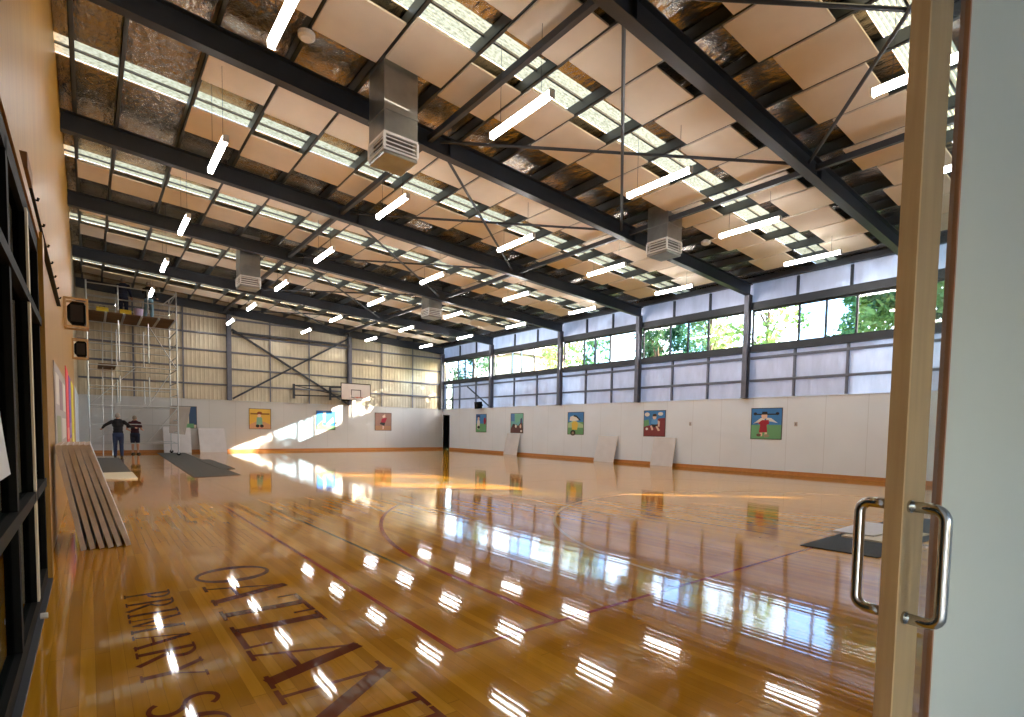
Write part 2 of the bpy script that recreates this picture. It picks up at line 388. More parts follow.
# ------------------------------------------------------------------ walls
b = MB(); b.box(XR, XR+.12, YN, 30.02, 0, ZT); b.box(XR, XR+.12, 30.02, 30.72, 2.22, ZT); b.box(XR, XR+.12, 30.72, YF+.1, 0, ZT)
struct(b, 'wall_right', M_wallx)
def sheets(rs):
    b = MB()
    for y0, y1, z0, z1 in rs: b.add([(XR+.10, y0, z0), (XR+.10, y1, z0), (XR+.10, y1, z1), (XR+.10, y0, z1)], [(0, 3, 2, 1)])
    return b
struct(sheets([(.05, 29.72, ZT, 4.27), (30.55, YF+.1, ZT, 4.27), (YN, -.5, ZT, 4.27)]), 'wall_right_upper', M_foils)
struct(sheets([(YN, YF+.1, 5.98, 7.5)]), 'wall_right_top', M_foils)
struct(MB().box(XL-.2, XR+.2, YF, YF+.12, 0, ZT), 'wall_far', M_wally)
struct(MB().box(XL-.2, XR+.2, YF+.10, YF+.16, ZT, 8.3), 'wall_far_upper', M_foilw)
b = MB(); b.box(XL-.06, XL, 6.2, 21.5, 0, 8.2); b.box(XL-.06, XL, .3, 6.2, 2.98, 8.2); b.box(XL-.06, XL, .3, .85, 0, 2.98)
struct(b, 'wall_left', M_ply)
struct(MB().box(XL-.06, XL, -3.2, .3, 0, 4.6), 'wall_lobby_left', M_wallx)  # unseen lobby side, white so less orange light bounces onto the door
struct(MB().box(XL-.06, XL-.02, 21.5, YF+.1, 0, ZT), 'wall_left_rear', M_wallx)
struct(MB().box(XL-.08, XL-.04, 21.5, YF+.1, ZT, 8.2), 'wall_left_rear_upper', M_foilw)
# near end wall with the entrance opening (the camera stands in the lobby behind it)
b = MB(); b.box(2.70, 4.2, .28, .40, 0, 8.1); b.box(XL, 2.70, .28, .40, 4.6, 8.1); b.box(4.1, 4.2, YN, .28, 0, 8.1); b.box(4.2, XR+.1, YN-.1, YN, 0, 8.1)
struct(b, 'wall_near', M_wally)
b = MB(); b.box(4.1, 4.2, -3.1, YN-.1, 0, 4.6); b.box(XL-.2, .8, -3.2, -3.1, 0, 4.6); b.box(1.7, 4.2, -3.2, -3.1, 0, 4.6); b.box(.8, 1.7, -3.2, -3.1, 2.1, 4.6); struct(b, 'wall_lobby', M_wallx)  # unseen lobby walls; rear doorway sized for the daylight on the door leaf
struct(MB().box(XL-.2, 4.2, -3.1, .28, 4.6, 4.7), 'ceiling_lobby', M_wally)
struct(MB().box(XL, 4.1, -3.1, .26, 0, .004), 'floor_lobby', mat('grey_vinyl', (176, 178, 178), .5))
# skirting boards
struct(MB().box(XR-.02, XR, YN, 29.97, 0, .13), 'baseboard_right', M_base)
struct(MB().box(XL, XR-.02, YF-.02, YF, 0, .13), 'baseboard_far', M_base)
struct(MB().box(XR-.03, XR, YN, YF, ZT, ZT+.03), 'trim_8', M_wallx)
struct(MB().box(XL, XR-.03, YF-.03, YF, ZT, ZT+.03), 'trim_9', M_wally)
# dark doorway at the far end of the right wall
d1 = struct(MB().box(XR+.35, XR+.40, 29.9, 30.85, 0, 2.3).box(XR+.12, XR+.35, 29.9, 30.0, 0, 2.3).box(XR+.12, XR+.35, 30.75, 30.85, 0, 2.3).box(XR+.12, XR+.4, 29.9, 30.85, 2.23, 2.3), 'door_1', M_black)
struct(MB().box(XR-.015, XR+.12, 29.98, 30.02, 0, 2.26).box(XR-.015, XR+.12, 30.72, 30.76, 0, 2.26).box(XR-.015, XR+.12, 29.98, 30.76, 2.22, 2.26), 'door_frame', M_black, d1)

# ------------------------------------------------------------------ windows of the right wall, one strip per bay
GB, GT = 4.47, 5.73
MUL = [(.2, 1.75, 2.58, 3.45, 5.05), (5.05, 6.46, 7.34, 8.17, 9.86), (9.86, 11.48, 12.36, 13.19, 14.64), (14.64, 16.38, 17.3, 18.0, 19.47),
       (19.47, 21.65, 22.74, 23.53, 25.25), (25.25, 27.29, 28.29, 29.10, 30.72)]
wn = 0
for i, mu in enumerate([(YN, -.8, -.5, -.2, .2)]+MUL):
    wn += 1
    e = empty('window_%d' % wn, (XR+.05, (mu[0]+mu[-1])/2, GB)); e['kind'] = 'structure'
    oy = e.location.y
    b = MB()
    y0, y1 = mu[0]+.12, mu[-1]-.12
    for ya, yb, za, zb_ in ((y0, y1, 0, .05), (y0, y1, GT-GB-.05, GT-GB)):
        b.box(-.02, .05, ya-oy, yb-oy, za, zb_)
    for y in [y0]+list(mu[1:4])+[y1]: b.box(-.025, .055, y-.028-oy, y+.028-oy, 0, GT-GB)
    part(b, 'window_frame', M_alu, e)
    ys = [y0]+list(mu[1:4])+[y1]
    for k in range(4):
        part(MB().box(.01, .016, ys[k]+.028-oy, ys[k+1]-.028-oy, .05, GT-GB-.05), 'pane', M_screen if k in (1, 2) else M_glass, e)
# the two narrow lower windows at the ends of the wall
for ya, yb in ((29.72, 30.55), (-.5, .05)):
    wn += 1
    e = empty('window_%d' % wn, (XR+.05, ya, ZT+.06)); e['kind'] = 'structure'
    b = MB(); H_ = 4.22-ZT-.06
    for a0, a1, c0, c1 in ((0, .05, 0, H_), (yb-ya-.05, yb-ya, 0, H_), (0, yb-ya, 0, .05), (0, yb-ya, H_-.05, H_)): b.box(-.02, .05, a0, a1, c0, c1)
    part(b, 'window_frame', M_alu, e)
    part(MB().box(.01, .016, .05, yb-ya-.05, .05, H_-.05), 'pane', M_glass, e)

# ------------------------------------------------------------------ steel: columns, rafters, purlins, girts
def ibeam(b, p0, p1, depth_dir, w, d, tf=.02, tw=.014):
    """I section from p0 to p1; p0/p1 at the centre of one flange, depth grows along depth_dir"""
    p0, p1, dd = Vector(p0), Vector(p1), Vector(depth_dir)
    b.bar(p0+dd*tf/2, p1+dd*tf/2, w, tf, dd); b.bar(p0+dd*(d-tf/2), p1+dd*(d-tf/2), w, tf, dd)
    b.bar(p0+dd*d/2, p1+dd*d/2, tw, d-2*tf, dd)
    return b
for i, y in enumerate(FR):
    b = MB(); ibeam(b, (XL+.0, y, zb(XL)), (XR-.02, y, zb(XR-.02)), (0, 0, 1), .19, .40)
    r = b.build('roof_rafter', M_steel)
    tag(r, 'dark steel I-beam rafter crossing the hall, %s from the camera' % ORD[i], 'beam', 'dark steel rafters across the hall')
    for x in (6.0, 12.0):       # stiffener plates and cleats
        part(MB().box(x-.006, x+.006, y-.093, y+.093, zb(x)+.021, zb(x)+.379), 'stiffener_plate', M_steel, r)
    b = MB(); ibeam(b, (XR-.24, y, ZT if 0 < i else 0), (XR-.24, y, zb(XR)), (1, 0, 0), .17, .24)
    c = b.build('steel_column', M_girt)
    tag(c, 'grey blue steel column on the window wall, under the %s rafter from the camera' % ORD[i], 'column', 'steel columns along the window wall')
    part(MB().box(XR-.30, XR, y-.1, y+.1, ZT if 0 < i else 0, (ZT if 0 < i else 0)+.02), 'base_plate', M_girt, c)
for i, x in enumerate(PU):
    if x > XR-.2: continue
    b = MB(); z = zb(x)+.40
    b.box(x-.008, x+.008, YN, YF, z, z+.20); b.box(x-.008, x+.065, YN, YF, z, z+.012); b.box(x-.008, x+.065, YN, YF, z+.188, z+.20)
    tag(b.build('roof_purlin', M_purlin), 'long dark roof purlin running down the hall, %s from the left wall' % ORD[i], 'beam', 'dark roof purlins')
# square tubes between rafters, at two lines
for x, nm in ((5.5, 'left'), (11.75, 'right')):
    for i in range(6):
        z = zb(x)+.17
        b = MB().bar((x, FR[i]+.09, z), (x, FR[i+1]-.09, z), .10, .12)
        o = b.build('strut_tube', M_steel, bevel=.008)
        tag(o, 'square steel strut tube between rafters %d and %d, on the %s strut line' % (i+1, i+2, nm), 'beam', 'square strut tubes between rafters')
# flat crossed braces in the roof between the strut lines
for i in range(6):
    for k, (xa, xb) in enumerate(((5.95, 11.4), (11.5, 5.75))):
        za, zc = zb(xa)+.15+.07*k, zb(xb)+.15+.07*k
        b = MB().tube([(xa, FR[i]+.1, za), (xb, FR[i+1]-.1, zc)], .032, 8)
        o = b.build('roof_brace', M_steel)
        tag(o, 'thin diagonal roof brace in the %s roof bay, starting at the %s strut line' % (ORD[i], ('left', 'right')[k]), 'brace', 'crossed roof braces')
# right wall girts, beams and studs
for z0, z1, d, nm, lb in ((3.22, 3.30, .10, 'wall_girt', 'lower thin rail across the silver foil of the window wall'), (4.02, 4.10, .10, 'wall_girt', 'upper thin rail just under the sill beam of the window wall'),
                          (4.25, 4.47, .16, 'sill_beam', 'deep dark sill beam running under the high windows'), (5.73, 6.0, .16, 'head_beam', 'deep dark head beam running above the high windows')):
    b = MB()
    for i in range(-1, 6):
        ya, yb = (FR[i]+.09 if i >= 0 else YN), FR[i+1]-.09
        b.box(XR+.10-d, XR+.10, ya, yb, z0, z1)
        if nm != 'wall_girt': b.box(XR+.10-d-.03, XR+.10-d, ya, yb, z0, z0+.03)
    tag(b.build(nm, M_girt if nm == 'wall_girt' else M_steel), lb, 'beam')
for i in range(6):
    for k in (1, 2):
        y = FR[i]+(FR[i+1]-FR[i])*k/3
        where = '%s stud of the %s bay from the camera' % (('nearer', 'farther')[k-1], ORD[i])
        b = MB().box(XR+.02, XR+.10, y-.035, y+.035, ZT+.03, 3.22).box(XR+.02, XR+.10, y-.035, y+.035, 3.30, 4.02).box(XR+.02, XR+.10, y-.035, y+.035, 4.10, 4.25)
        tag(b.build('wall_stud', M_girt), 'grey stud below the high windows, '+where, 'stud', 'studs below the high windows')
        b = MB().box(XR+.02, XR+.10, y-.035, y+.035, 6.0, zb(XR)+.40)
        tag(b.build('wall_stud', M_steel), 'short stud above the high windows, '+where, 'stud', 'studs above the high windows')
tag(MB().box(XR-.16, XR-.02, YN, YF, zb(XR)+.42, zb(XR)+.60).build('eave_beam', M_steel), 'long dark eave beam where the roof meets the window wall', 'beam')
b = MB().bar((XR-.02, 27.9, 4.0), (XR-.02, 25.6, 2.75), .06, .06)
tag(b.build('wall_brace', M_steel), 'slanting steel brace on the window wall next to the small black loudspeaker', 'brace')
# far wall columns, girts, studs, cross bracing
for x, lb in ((5.72, 'left of the two columns on the far wall'), (12.1, 'column on the far wall right behind the basketball hoop')):
    b = MB(); ibeam(b, (x, YF-.18, ZT+.03), (x, YF-.18, zb(x)), (0, 1, 0), .2, .26)
    tag(b.build('steel_column', M_girt), 'grey steel column rising above the white lining, '+lb, 'column')
for i, z in enumerate((3.44, 4.28, 5.13, 5.98, 6.82)):
    b = MB().box(XL, XR, YF, YF+.10, z-.04, z+.04).box(XL, XR, YF-.005, YF, z-.04, z-.028)
    tag(b.build('wall_girt', M_girt), 'long dark rail across the far wall foil, %s from the bottom' % ORD[i], 'beam', 'rails across the far wall')
for i, x in enumerate((1.7, 3.7, 7.72, 9.78, 14.15, 16.25)):
    b = MB().box(x-.035, x+.035, YF-.012, YF+.0, ZT+.03, zb(x)+.39)
    tag(b.build('wall_stud', M_girt), 'slim upright stud on the far wall foil, %s from the left' % ORD[i], 'stud', 'studs on the far wall')
for k, (a, c) in enumerate((((5.85, 6.3), (11.9, 2.75)), ((5.85, 2.75), (11.95, 6.5)))):
    y = YF-.10-.07*k
    b = MB().bar((a[0], y, a[1]), (c[0], y, c[1]), .07, .09)
    tag(b.build('wall_brace', M_steel), 'long diagonal brace on the far wall, rising to the %s' % ('left', 'right')[k], 'brace', 'crossed braces on the far wall')
b = MB().box(5.85, 12.0, YF-.30, YF-.26, 6.05, 6.17); tag(b.build('tie_beam', M_steel), 'dark horizontal tie between the two far wall columns, up high', 'beam')

# ------------------------------------------------------------------ roof: foil, translucent strips, acoustic panels
def zr(x): return zb(x)+.62
b = MB(); cuts = [YN-.3]
SKY = []
for i in range(6):
    mid = (FR[i]+FR[i+1])/2 + (.2, -.09, .34, .2, .15, .1)[i]
    SKY.append((mid-.33, mid+.33)); cuts += [mid-.33, mid+.33]
cuts.append(YF+.4)
for k in range(0, len(cuts), 2): b.slope(XL-.2, XR+.3, cuts[k], cuts[k+1], zr, .02)
struct(b, 'ceiling', M_foilr)
for i, (y0, y1) in enumerate(SKY):
    b = MB(); n = 44; vs = []; fs = []
    for k in range(n+1):
        y = y0+(y1-y0)*k/n; dz = .012*math.sin(2*pi*k/4)
        for x in (XL-.2, XR+.3): vs.append((x, y, zr(x)+.03+dz))
    for k in range(n): fs.append((2*k, 2*k+1, 2*k+3, 2*k+2))
    b.add(vs, fs)
    o = b.build('skylight_sheet', M_sky); tag(o, 'translucent corrugated skylight strip crossing the %s roof bay from the camera' % ORD[i], 'skylight', 'translucent roof strips')
    b = MB().slope(XL, XR, y0+.20, y0+.235, lambda x: zb(x)+.56, .035)
    part(b, 'dark_batten', M_steel, o)
PL = 1.10
for i in range(6):
    n0, n1 = FR[i]+.45, FR[i]+.45+PL
    f0, f1 = (FR[i]+2.50, FR[i]+2.50+PL) if i < 4 else (FR[i]+2.95, FR[i]+2.95+PL)
    if i == 0: f0, f1 = 3.28, 4.38
    if i == 2: n0, n1 = n0+.08, n1+.1; f0, f1 = f0+.2, f1+.2
    for row, (y0, y1) in enumerate(((n0, n1), (f0, f1))):
        cnt = 0
        for g in range(len(PU)-1):
            x0, x1 = PU[g], PU[g+1]
            if x1 > 17.5: continue
            if i in (0, 1) and g < 3 and not (i == 1 and row == 1 and g == 2): continue
            if i == 2 and g < 2: continue
            if i == 3 and row == 0 and g < 2: continue
            if i == 1 and g == 2 and row == 0: continue
            cnt += 1
            w = .034
            j = R.uniform(-.02, .02); dz = R.uniform(0, .006)
            za = lambda x: zb(x)+.362-dz
            j += .11 if g % 2 else -.11      # the panels are set alternately nearer and farther
            o = MB().slope(x0+w, x1-w, y0+j, y1+j, za, .030).build('ceiling_panel', M_panel)
            tag(o, 'beige acoustic ceiling panel, %s of the %s row in the %s roof bay' % (ORD[cnt-1], ('nearer', 'farther')[row], ORD[i]), 'ceiling panel', 'beige acoustic panels under the roof')

# ------------------------------------------------------------------ hanging batten lights
def make_light():
    t = empty('batten_light')
    part(MB().box(-.043, .043, -.74, .74, .02, .07), 'housing', M_white, t, bevel=.006)
    b = MB(); pr = [(-.048, .05), (-.045, -.012), (-.03, -.034), (0, -.042), (.03, -.034), (.045, -.012), (.048, .05)]
    vs = [(x, y, z) for y in (-.73, .73) for x, z in pr]; n = len(pr)
    b.add(vs, [(k, k+1, n+k+1, n+k) for k in range(n-1)]+[tuple(range(n)), tuple(range(2*n-1, n-1, -1))])
    part(b, 'diffuser', M_lamp, t)
    for s in (-1, 1):
        part(MB().box(-.048, .048, s*.74-.012, s*.74+.012, -.042, .076), 'end_cap', M_white, t)
    return t
L0 = None
LX = (1.94, 5.38, 8.89, 12.42, 15.88); LY = (2.3, 6.72, 11.2, 15.55, 19.86, 24.2, 28.4); LZ = 6.27
for r, y in enumerate(LY):
    for c, x in enumerate(LX):
        if (r == 6 and c == 0) or (r == 0 and c < 2): continue
        if L0 is None: L0 = make_light(); o = L0
        else: o = dup(L0)
        yy = y + (.1 if c == 0 and r == 1 else 0)
        o.location = (x, yy, LZ)
        tag(o, 'lit LED batten light on wires, %s row from the camera, %s from the left wall' % (ORD[r], ORD[c]), 'light', 'hanging batten lights')
        for s in (-1, 1):
            part(MB().tube([(0, s*.5, .07), (0, s*.5, zb(x)+.61-LZ)], .004, 6), 'wire', M_steel, o)
# ------------------------------------------------------------------ duct droppers
def duct(x, y, ztop, label):
    t = empty('air_duct', (x, y, 6.0)); h = .31
    part(MB().box(-h, h, -h, h, .36, ztop-6.0).box(-h-.012, h+.012, -h-.012, h+.012, .72, .75), 'duct_shaft', M_galv, t)
    part(MB().box(-h-.005, h+.005, -h-.005, h+.005, 0, .07), 'bottom_tray', M_galv, t, bevel=.02)
    b = MB()
    for z0, z1 in ((.07, .10), (.33, .37)):
        b.box(-h-.01, h+.01, -h-.01, -h+.03, z0, z1).box(-h-.01, h+.01, h-.03, h+.01, z0, z1).box(-h-.01, -h+.03, -h+.03, h-.03, z0, z1).box(h-.03, h+.01, -h+.03, h-.03, z0, z1)
    for sx in (-1, 1):
        for sy in (-1, 1): b.box(sx*h-.02, sx*h+.02, sy*h-.02, sy*h+.02, .10, .33)
    part(b, 'grille_frame', M_white, t)
    b = MB()
    for k in range(3):
        z = .13+.07*k
        for s in (-1, 1):
            b.hexa([(-h+.02, s*h, z), (h-.02, s*h, z), (h-.02, s*(h-.05), z+.04), (-h+.02, s*(h-.05), z+.04), (-h+.02, s*h, z+.012), (h-.02, s*h, z+.012), (h-.02, s*(h-.05), z+.052), (-h+.02, s*(h-.05), z+.052)])
            b.hexa([(s*h, -h+.02, z), (s*h, h-.02, z), (s*(h-.05), h-.02, z+.04), (s*(h-.05), -h+.02, z+.04), (s*h, -h+.02, z+.012), (s*h, h-.02, z+.012), (s*(h-.05), h-.02, z+.052), (s*(h-.05), -h+.02, z+.052)])
    part(b, 'louvres', M_white, t)
    part(MB().box(-h+.06, h-.06, -h+.06, h-.06, .07, .36), 'duct_core', M_louv, t)
    tag(t, label, 'air duct', 'square ceiling air ducts'); return t
duct(4.29, 8.9, zb(4.3)+.61, 'large silver square air duct hanging nearest the camera, left of the strut tube')
duct(11.97, 8.78, zb(12)+.61, 'silver square air duct hanging near the window side in front of the third rafter')
duct(4.34, 20.0, zb(4.3)+.61, 'small silver square air duct beyond the fifth rafter on the left side')
duct(11.4, 19.95, zb(11.4)+.61, 'tiny silver air duct far away, beyond the fifth rafter on the window side')
for x, y, lb in ((2.81, 8.9, 'round white smoke detector near the closest duct, by the long near light'), (14.01, 8.85, 'round white smoke detector close to the window side and third rafter')):
    t = empty('smoke_detector', (x, y, zb(x)+.30))
    part(MB().tube([(0, 0, .06), (0, 0, .0), (0, 0, -.03)], [.13, .13, .09], 20), 'detector_body', M_white, t, smooth=False)
    part(MB().tube([(0, 0, .06), (0, 0, .10)], .07, 16), 'mounting_base', M_white, t)
    tag(t, lb, 'smoke detector', 'ceiling smoke detectors')

# ------------------------------------------------------------------ entrance door leaf on the right
A = math.radians(-10)
t = empty('entrance_door', (1.735, .49, 0), A)     # local x along the leaf, local +y into the hall
TH, DH = .045, 4.3
def dbox(x0, x1, z0=.01, z1=DH, y0=-TH/2, y1=TH/2): return MB().box(x0, x1, y0, y1, z0, z1)
part(dbox(.008, .118), 'stile', wood_mat('olive_veneer', (150, 124, 84), (166, 138, 96), 2, .5, 40), t)
part(dbox(0, .008), 'lit_edge_lipping', M_pine, t)  # edge coloured lighter than the stile, warm hall light painted in
part(MB().box(.118, .2066, -.018, -.012, .3, DH-.12), 'glass_slot', glass_mat('slot_glass', (.93, .97, .96), .05), t)
part(dbox(.118, .2066, .01, .3, -.0225, 0), 'bottom_rail', M_pine, t); part(dbox(.118, .2066, DH-.12, DH, -.0225, 0), 'top_rail', M_pine, t)
part(MB().box(.2066, .2146, -.024, -.001, .01, DH), 'glazing_bead', M_bead, t)
part(dbox(.2146, .93, .01, DH, -.0225, -.0005), 'door_panel', mat('white_laminate', (188, 190, 178), .45, 0, .4, .02, 1.5), t)
def handle(side):
    b = MB(); s = side; off = .085; z0, z1 = .893, 1.205; x = .040; r = .0150
    pts = [(x, s*TH/2, z0), (x, s*(TH/2+off-.03), z0)]
    for k in range(1, 6):
        a = pi/2*k/5; pts.append((x, s*(TH/2+off-.03+.03*math.sin(a)), z0+.03*(1-math.cos(a))))
    pts += [(x, s*(TH/2+off), z0+.06), (x, s*(TH/2+off), z1-.06)]
    for k in range(0, 6):
        a = pi/2*k/5; pts.append((x, s*(TH/2+off-.03+.03*math.cos(a)), z1-.03+.03*math.sin(a)))
    pts.append((x, s*TH/2, z1))
    b.tube(pts, r, 14)
    h = part(b, 'pull_handle', M_chrome, t, smooth=True)
    for z in (z0, z1): part(MB().tube([(x, s*TH/2, z), (x, s*(TH/2+.006), z)], .0175, 16), 'collar', M_chrome, h)
handle(-1); handle(1)
tag(t, 'tall white and timber door leaf with glass slot and steel pull handles', 'door')

# ------------------------------------------------------------------ black glazed doors and ply wall fittings on the left
wd = empty('door_2', (XL, 3.5, 0)); wd['kind'] = 'structure'
GY = (.9, 1.9, 2.9, 3.95, 5.02, 6.12); xo = lambda x: x-XL
b = MB(); x0, x1 = -.05, .018
for y in GY: b.box(x0, x1, y-.045-3.5, y+.045-3.5, .12, 2.9)
b.box(x0, x1, .85-3.5, 6.17-3.5, 2.82, 2.95)
b.box(x0, x1, .85-3.5, 6.17-3.5, .02, .13)
for z in (.84, 2.22): b.box(-.03, .03, .85-3.5, 6.17-3.5, z, z+.07)
part(b, 'door_frame', M_black, wd)
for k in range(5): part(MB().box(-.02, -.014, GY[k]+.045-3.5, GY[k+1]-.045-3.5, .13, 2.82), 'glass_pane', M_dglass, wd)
part(MB().box(.018, .03, 5.02-.05-3.5, 5.02+.05-3.5, .13, 2.85), 'edge_strip', M_cream_b, wd)
part(MB().box(-.06, .052, .85-3.5, 6.17-3.5, 0, .02), 'threshold', M_steel, wd)
part(MB().tube([(.052, 4.62-3.5, .12), (.09, 4.62-3.5, .12)], .02, 12), 'door_stop', M_white, wd)
struct(MB().box(XL-.02, XL+.05, 6.17, 6.42, 0, 3.02).box(XL-.0, XL+.03, .85, 6.42, 2.96, 3.06), 'trim_10', M_ply)
# dark room behind the glass
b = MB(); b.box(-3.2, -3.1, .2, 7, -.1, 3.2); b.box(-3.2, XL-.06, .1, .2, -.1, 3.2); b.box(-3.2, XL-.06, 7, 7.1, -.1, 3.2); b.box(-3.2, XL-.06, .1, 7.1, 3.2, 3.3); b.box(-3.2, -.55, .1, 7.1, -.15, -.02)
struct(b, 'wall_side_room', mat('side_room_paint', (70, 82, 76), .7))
# papers taped to the glass
def sheet(name, y0, y1, z0, z1, m, label, curl=0., skew=0.):
    b = MB(); n = 8; vs = []; fs = []
    for k in range(n+1):
        z = z0+(z1-z0)*k/n; cx = curl*(1-k/n)**2
        for y in (y0, y1):
            for dx in (0, .002): vs.append((XL-.013+cx+dx, y+(1-k/n)*skew, z))
    for k in range(n):
        q = 4*k
        fs += [(q, q+4, q+6, q+2), (q+1, q+3, q+7, q+5), (q, q+1, q+5, q+4), (q+2, q+6, q+7, q+3)]
    fs += [(0, 2, 3, 1), (4*n, 4*n+1, 4*n+3, 4*n+2)]
    b.add(vs, fs); return tag(b.build(name, m), label, 'paper')
pw = mat('white_paper', (222, 228, 232), .8)
o = sheet('paper_notice', 2.98, 3.50, 1.12, 1.58, pw, 'white paper notice taped to the black glass doors at far left', .01, .36)
sheet('paper_strip', 4.16, 4.32, 1.38, 1.66, pw, 'narrow pale paper strip on the black glass doors')
# sliding track above the doors
t = empty('sliding_track', (XL, 4.75, 3.12))
part(MB().box(.0, .05, .1, .5, -.045, .06), 'end_box', mat('brown_box', (128, 92, 60), .6), t, bevel=.005)
part(MB().box(.0, .035, .5, 5.6, -.03, .03).box(.035, .045, .5, 5.6, -.03, -.018), 'rail', M_black, t)
for k in range(7): part(MB().tube([(.03, .9+.7*k, 0), (.055, .9+.7*k, .0), (.06, .9+.7*k, .02)], .009, 8), 'hook', M_black, t)
tag(t, 'dark sliding track with hooks and brown end box above the black doors', 'rail')
# posters on the ply wall
def poster(name, y0, y1, z0, z1, cols, label, cat='poster'):
    b = MB(); n = len(cols); ms = []
    b.box(XL+.002, XL+.012, y0, y1, z0, z1, 0)
    ms.append(cols[0])
    for k, (u0, u1, v0, v1, c) in enumerate(cols[1:]):
        b.box(XL+.012, XL+.0135, y0+(y1-y0)*u0, y0+(y1-y0)*u1, z0+(z1-z0)*v0, z0+(z1-z0)*v1, k+1); ms.append(c)
    return tag(b.build(name, ms), label, cat)
cm = lambda n, c: mat('poster_'+n, c, .7)
poster('notice_board', 8.6, 12.6, 1.0, 2.15, [cm('grey', (176, 172, 172)), (.08, .3, .55, .9, cm('pale', (214, 212, 206))), (.36, .6, .5, .88, cm('mauve', (150, 132, 140))), (.66, .92, .5, .9, cm('pale', 0)), (.1, .4, .1, .42, cm('sage', (150, 156, 128))), (.5, .9, .12, .4, cm('pale', 0))], 'grey notice board with pinned sheets on the ply wall', 'notice board')
poster('banner', 13.0, 14.5, 1.0, 2.45, [cm('pink', (232, 84, 96)), (.05, .95, .05, .2, cm('rose', (240, 140, 130)))], 'pink banner on the ply wall behind the grey notice board', 'banner')
poster('banner', 14.9, 16.3, 1.05, 2.4, [cm('violet', (140, 110, 190)), (.05, .95, .05, .25, cm('lilac', (170, 150, 200)))], 'violet banner on the ply wall between pink and yellow ones', 'banner')
poster('banner', 16.8, 18.8, .8, 2.4, [cm('yellow', (226, 216, 70)), (.05, .95, .06, .2, cm('lemon', (236, 228, 130)))], 'yellow banner on the ply wall, farthest of the bright ones', 'banner')
# caged loudspeakers on the wall
def caged(y, label):
    t = empty('caged_speaker', (XL, y, 3.20)); b = MB(); w, d, h, s = .37, .42, .56, .035
    for zz in (0, h-s):
        b.box(0, w, 0, s, zz, zz+s).box(0, w, d-s, d, zz, zz+s).box(0, s, s, d-s, zz, zz+s).box(w-s, w, s, d-s, zz, zz+s)
    for xx in (0, w-s):
        for yy in (0, d-s): b.box(xx, xx+s, yy, yy+s, s, h-s)
    part(b, 'timber_cage', M_pine, t)
    pts = [(.05, .17), (.13, .06), (.30, .06), (.33, .12), (.33, .44), (.30, .50), (.13, .50), (.05, .40)]
    b = MB().poly(pts, .26, lambda u, v, q: (u, .08+q, v)); part(b, 'speaker_cabinet', M_black, t, bevel=.01)
    part(MB().box(.10, .29, .072, .08, .12, .44), 'speaker_grille', mat('speaker_mesh', (40, 34, 30), .7, 0, .3, .3, 120), t)
    tag(t, label, 'loudspeaker')
caged(13.2, 'black loudspeaker in a timber cage high on ply wall, nearer and larger one')
caged(19.5, 'black loudspeaker in a timber cage high on ply wall, farther and smaller one')

# ------------------------------------------------------------------ leaning and stacked boards
def board(name, corners, th, mats, label, cat='board', group=None):
    """rectangular sheet; corners: 4 points of the face, thickness along its normal"""
    p = [Vector(q) for q in corners]; n = (p[1]-p[0]).cross(p[3]-p[0]).normalized()*th
    b = MB(); v = p+[q+n for q in p]
    b.add(v, [(3, 2, 1, 0), (4, 5, 6, 7)], 0); b.add(v, [(0, 1, 5, 4), (1, 2, 6, 5), (2, 3, 7, 6), (3, 0, 4, 7)], 1)
    return tag(b.build(name, mats), label, cat, group)
for k in range(6):
    xb = -.098+.080*k; xt = -.290+.050*k; y0 = 7.40+.012*((k*5) % 3); y1 = y0+1.2
    board('leaning_board', [(xb, y1, .002), (xb, y0, .002), (xt, y0, 1.15), (xt, y1, 1.15)], -.0482, [M_sheet, M_edge],
          'thick grey edged board leaning on the ply wall, %s of six from the wall' % ORD[k], 'board', 'boards leaning on the left wall')
for k, (y0, y1) in enumerate(((22.55, 23.72), (15.65, 16.82), (12.65, 13.72))):
    x = (18.2, 18.13, 18.2)[k]
    board('leaning_board', [(x, y1, .002), (x, y0, .002), (XR-.03, y0+.06, 1.16), (XR-.03, y1+.06, 1.16)], -.02, [M_sheet, M_edge],
          'white square board leaning against the window wall, %s of three from the camera' % ('farthest', 'middle', 'nearest')[k], 'board', 'white boards leaning on the window wall')
board('leaning_board', [(2.78, YF-.62, .002), (3.92, YF-.62, .002), (3.95, YF-.05, 1.22), (2.8, YF-.05, 1.22)], -.02, [M_sheet, M_edge], 'white board leaning on the far wall right beside the scaffold', 'board')
board('leaning_board', [(4.3, YF-.5, .002), (5.5, YF-.5, .002), (5.45, YF-.05, 1.2), (4.28, YF-.05, 1.2)], -.02, [M_sheet, M_edge], 'white board leaning on the far wall, next to the sun streak', 'board')
bd = board('raised_board', [(2.88, 28.9, .98), (3.52, 29.1, .90), (3.80, 29.35, 2.22), (2.95, 29.2, 2.22)], -.02, [mat('grey_face', (150, 142, 134), .7), M_sheet], 'tilted grey board held up at the scaffold end in front of a painting', 'board')
tag(MB().box(.22, .92, 18.5, 26.6, .001, .009).build('carpet_runner', M_carpet), 'grey carpet strip on the floor under the man in dark clothes', 'carpet')
tag(MB().hexa([(2.12, 16.0, .001), (3.3, 16.35, .001), (3.62, 30.2, .001), (2.5, 30.2, .001), (2.12, 16.0, .009), (3.3, 16.35, .009), (3.62, 30.2, .009), (2.5, 30.2, .009)]).build('carpet_runner', M_carpet), 'long grey carpet strip leading to the scaffold end', 'carpet')
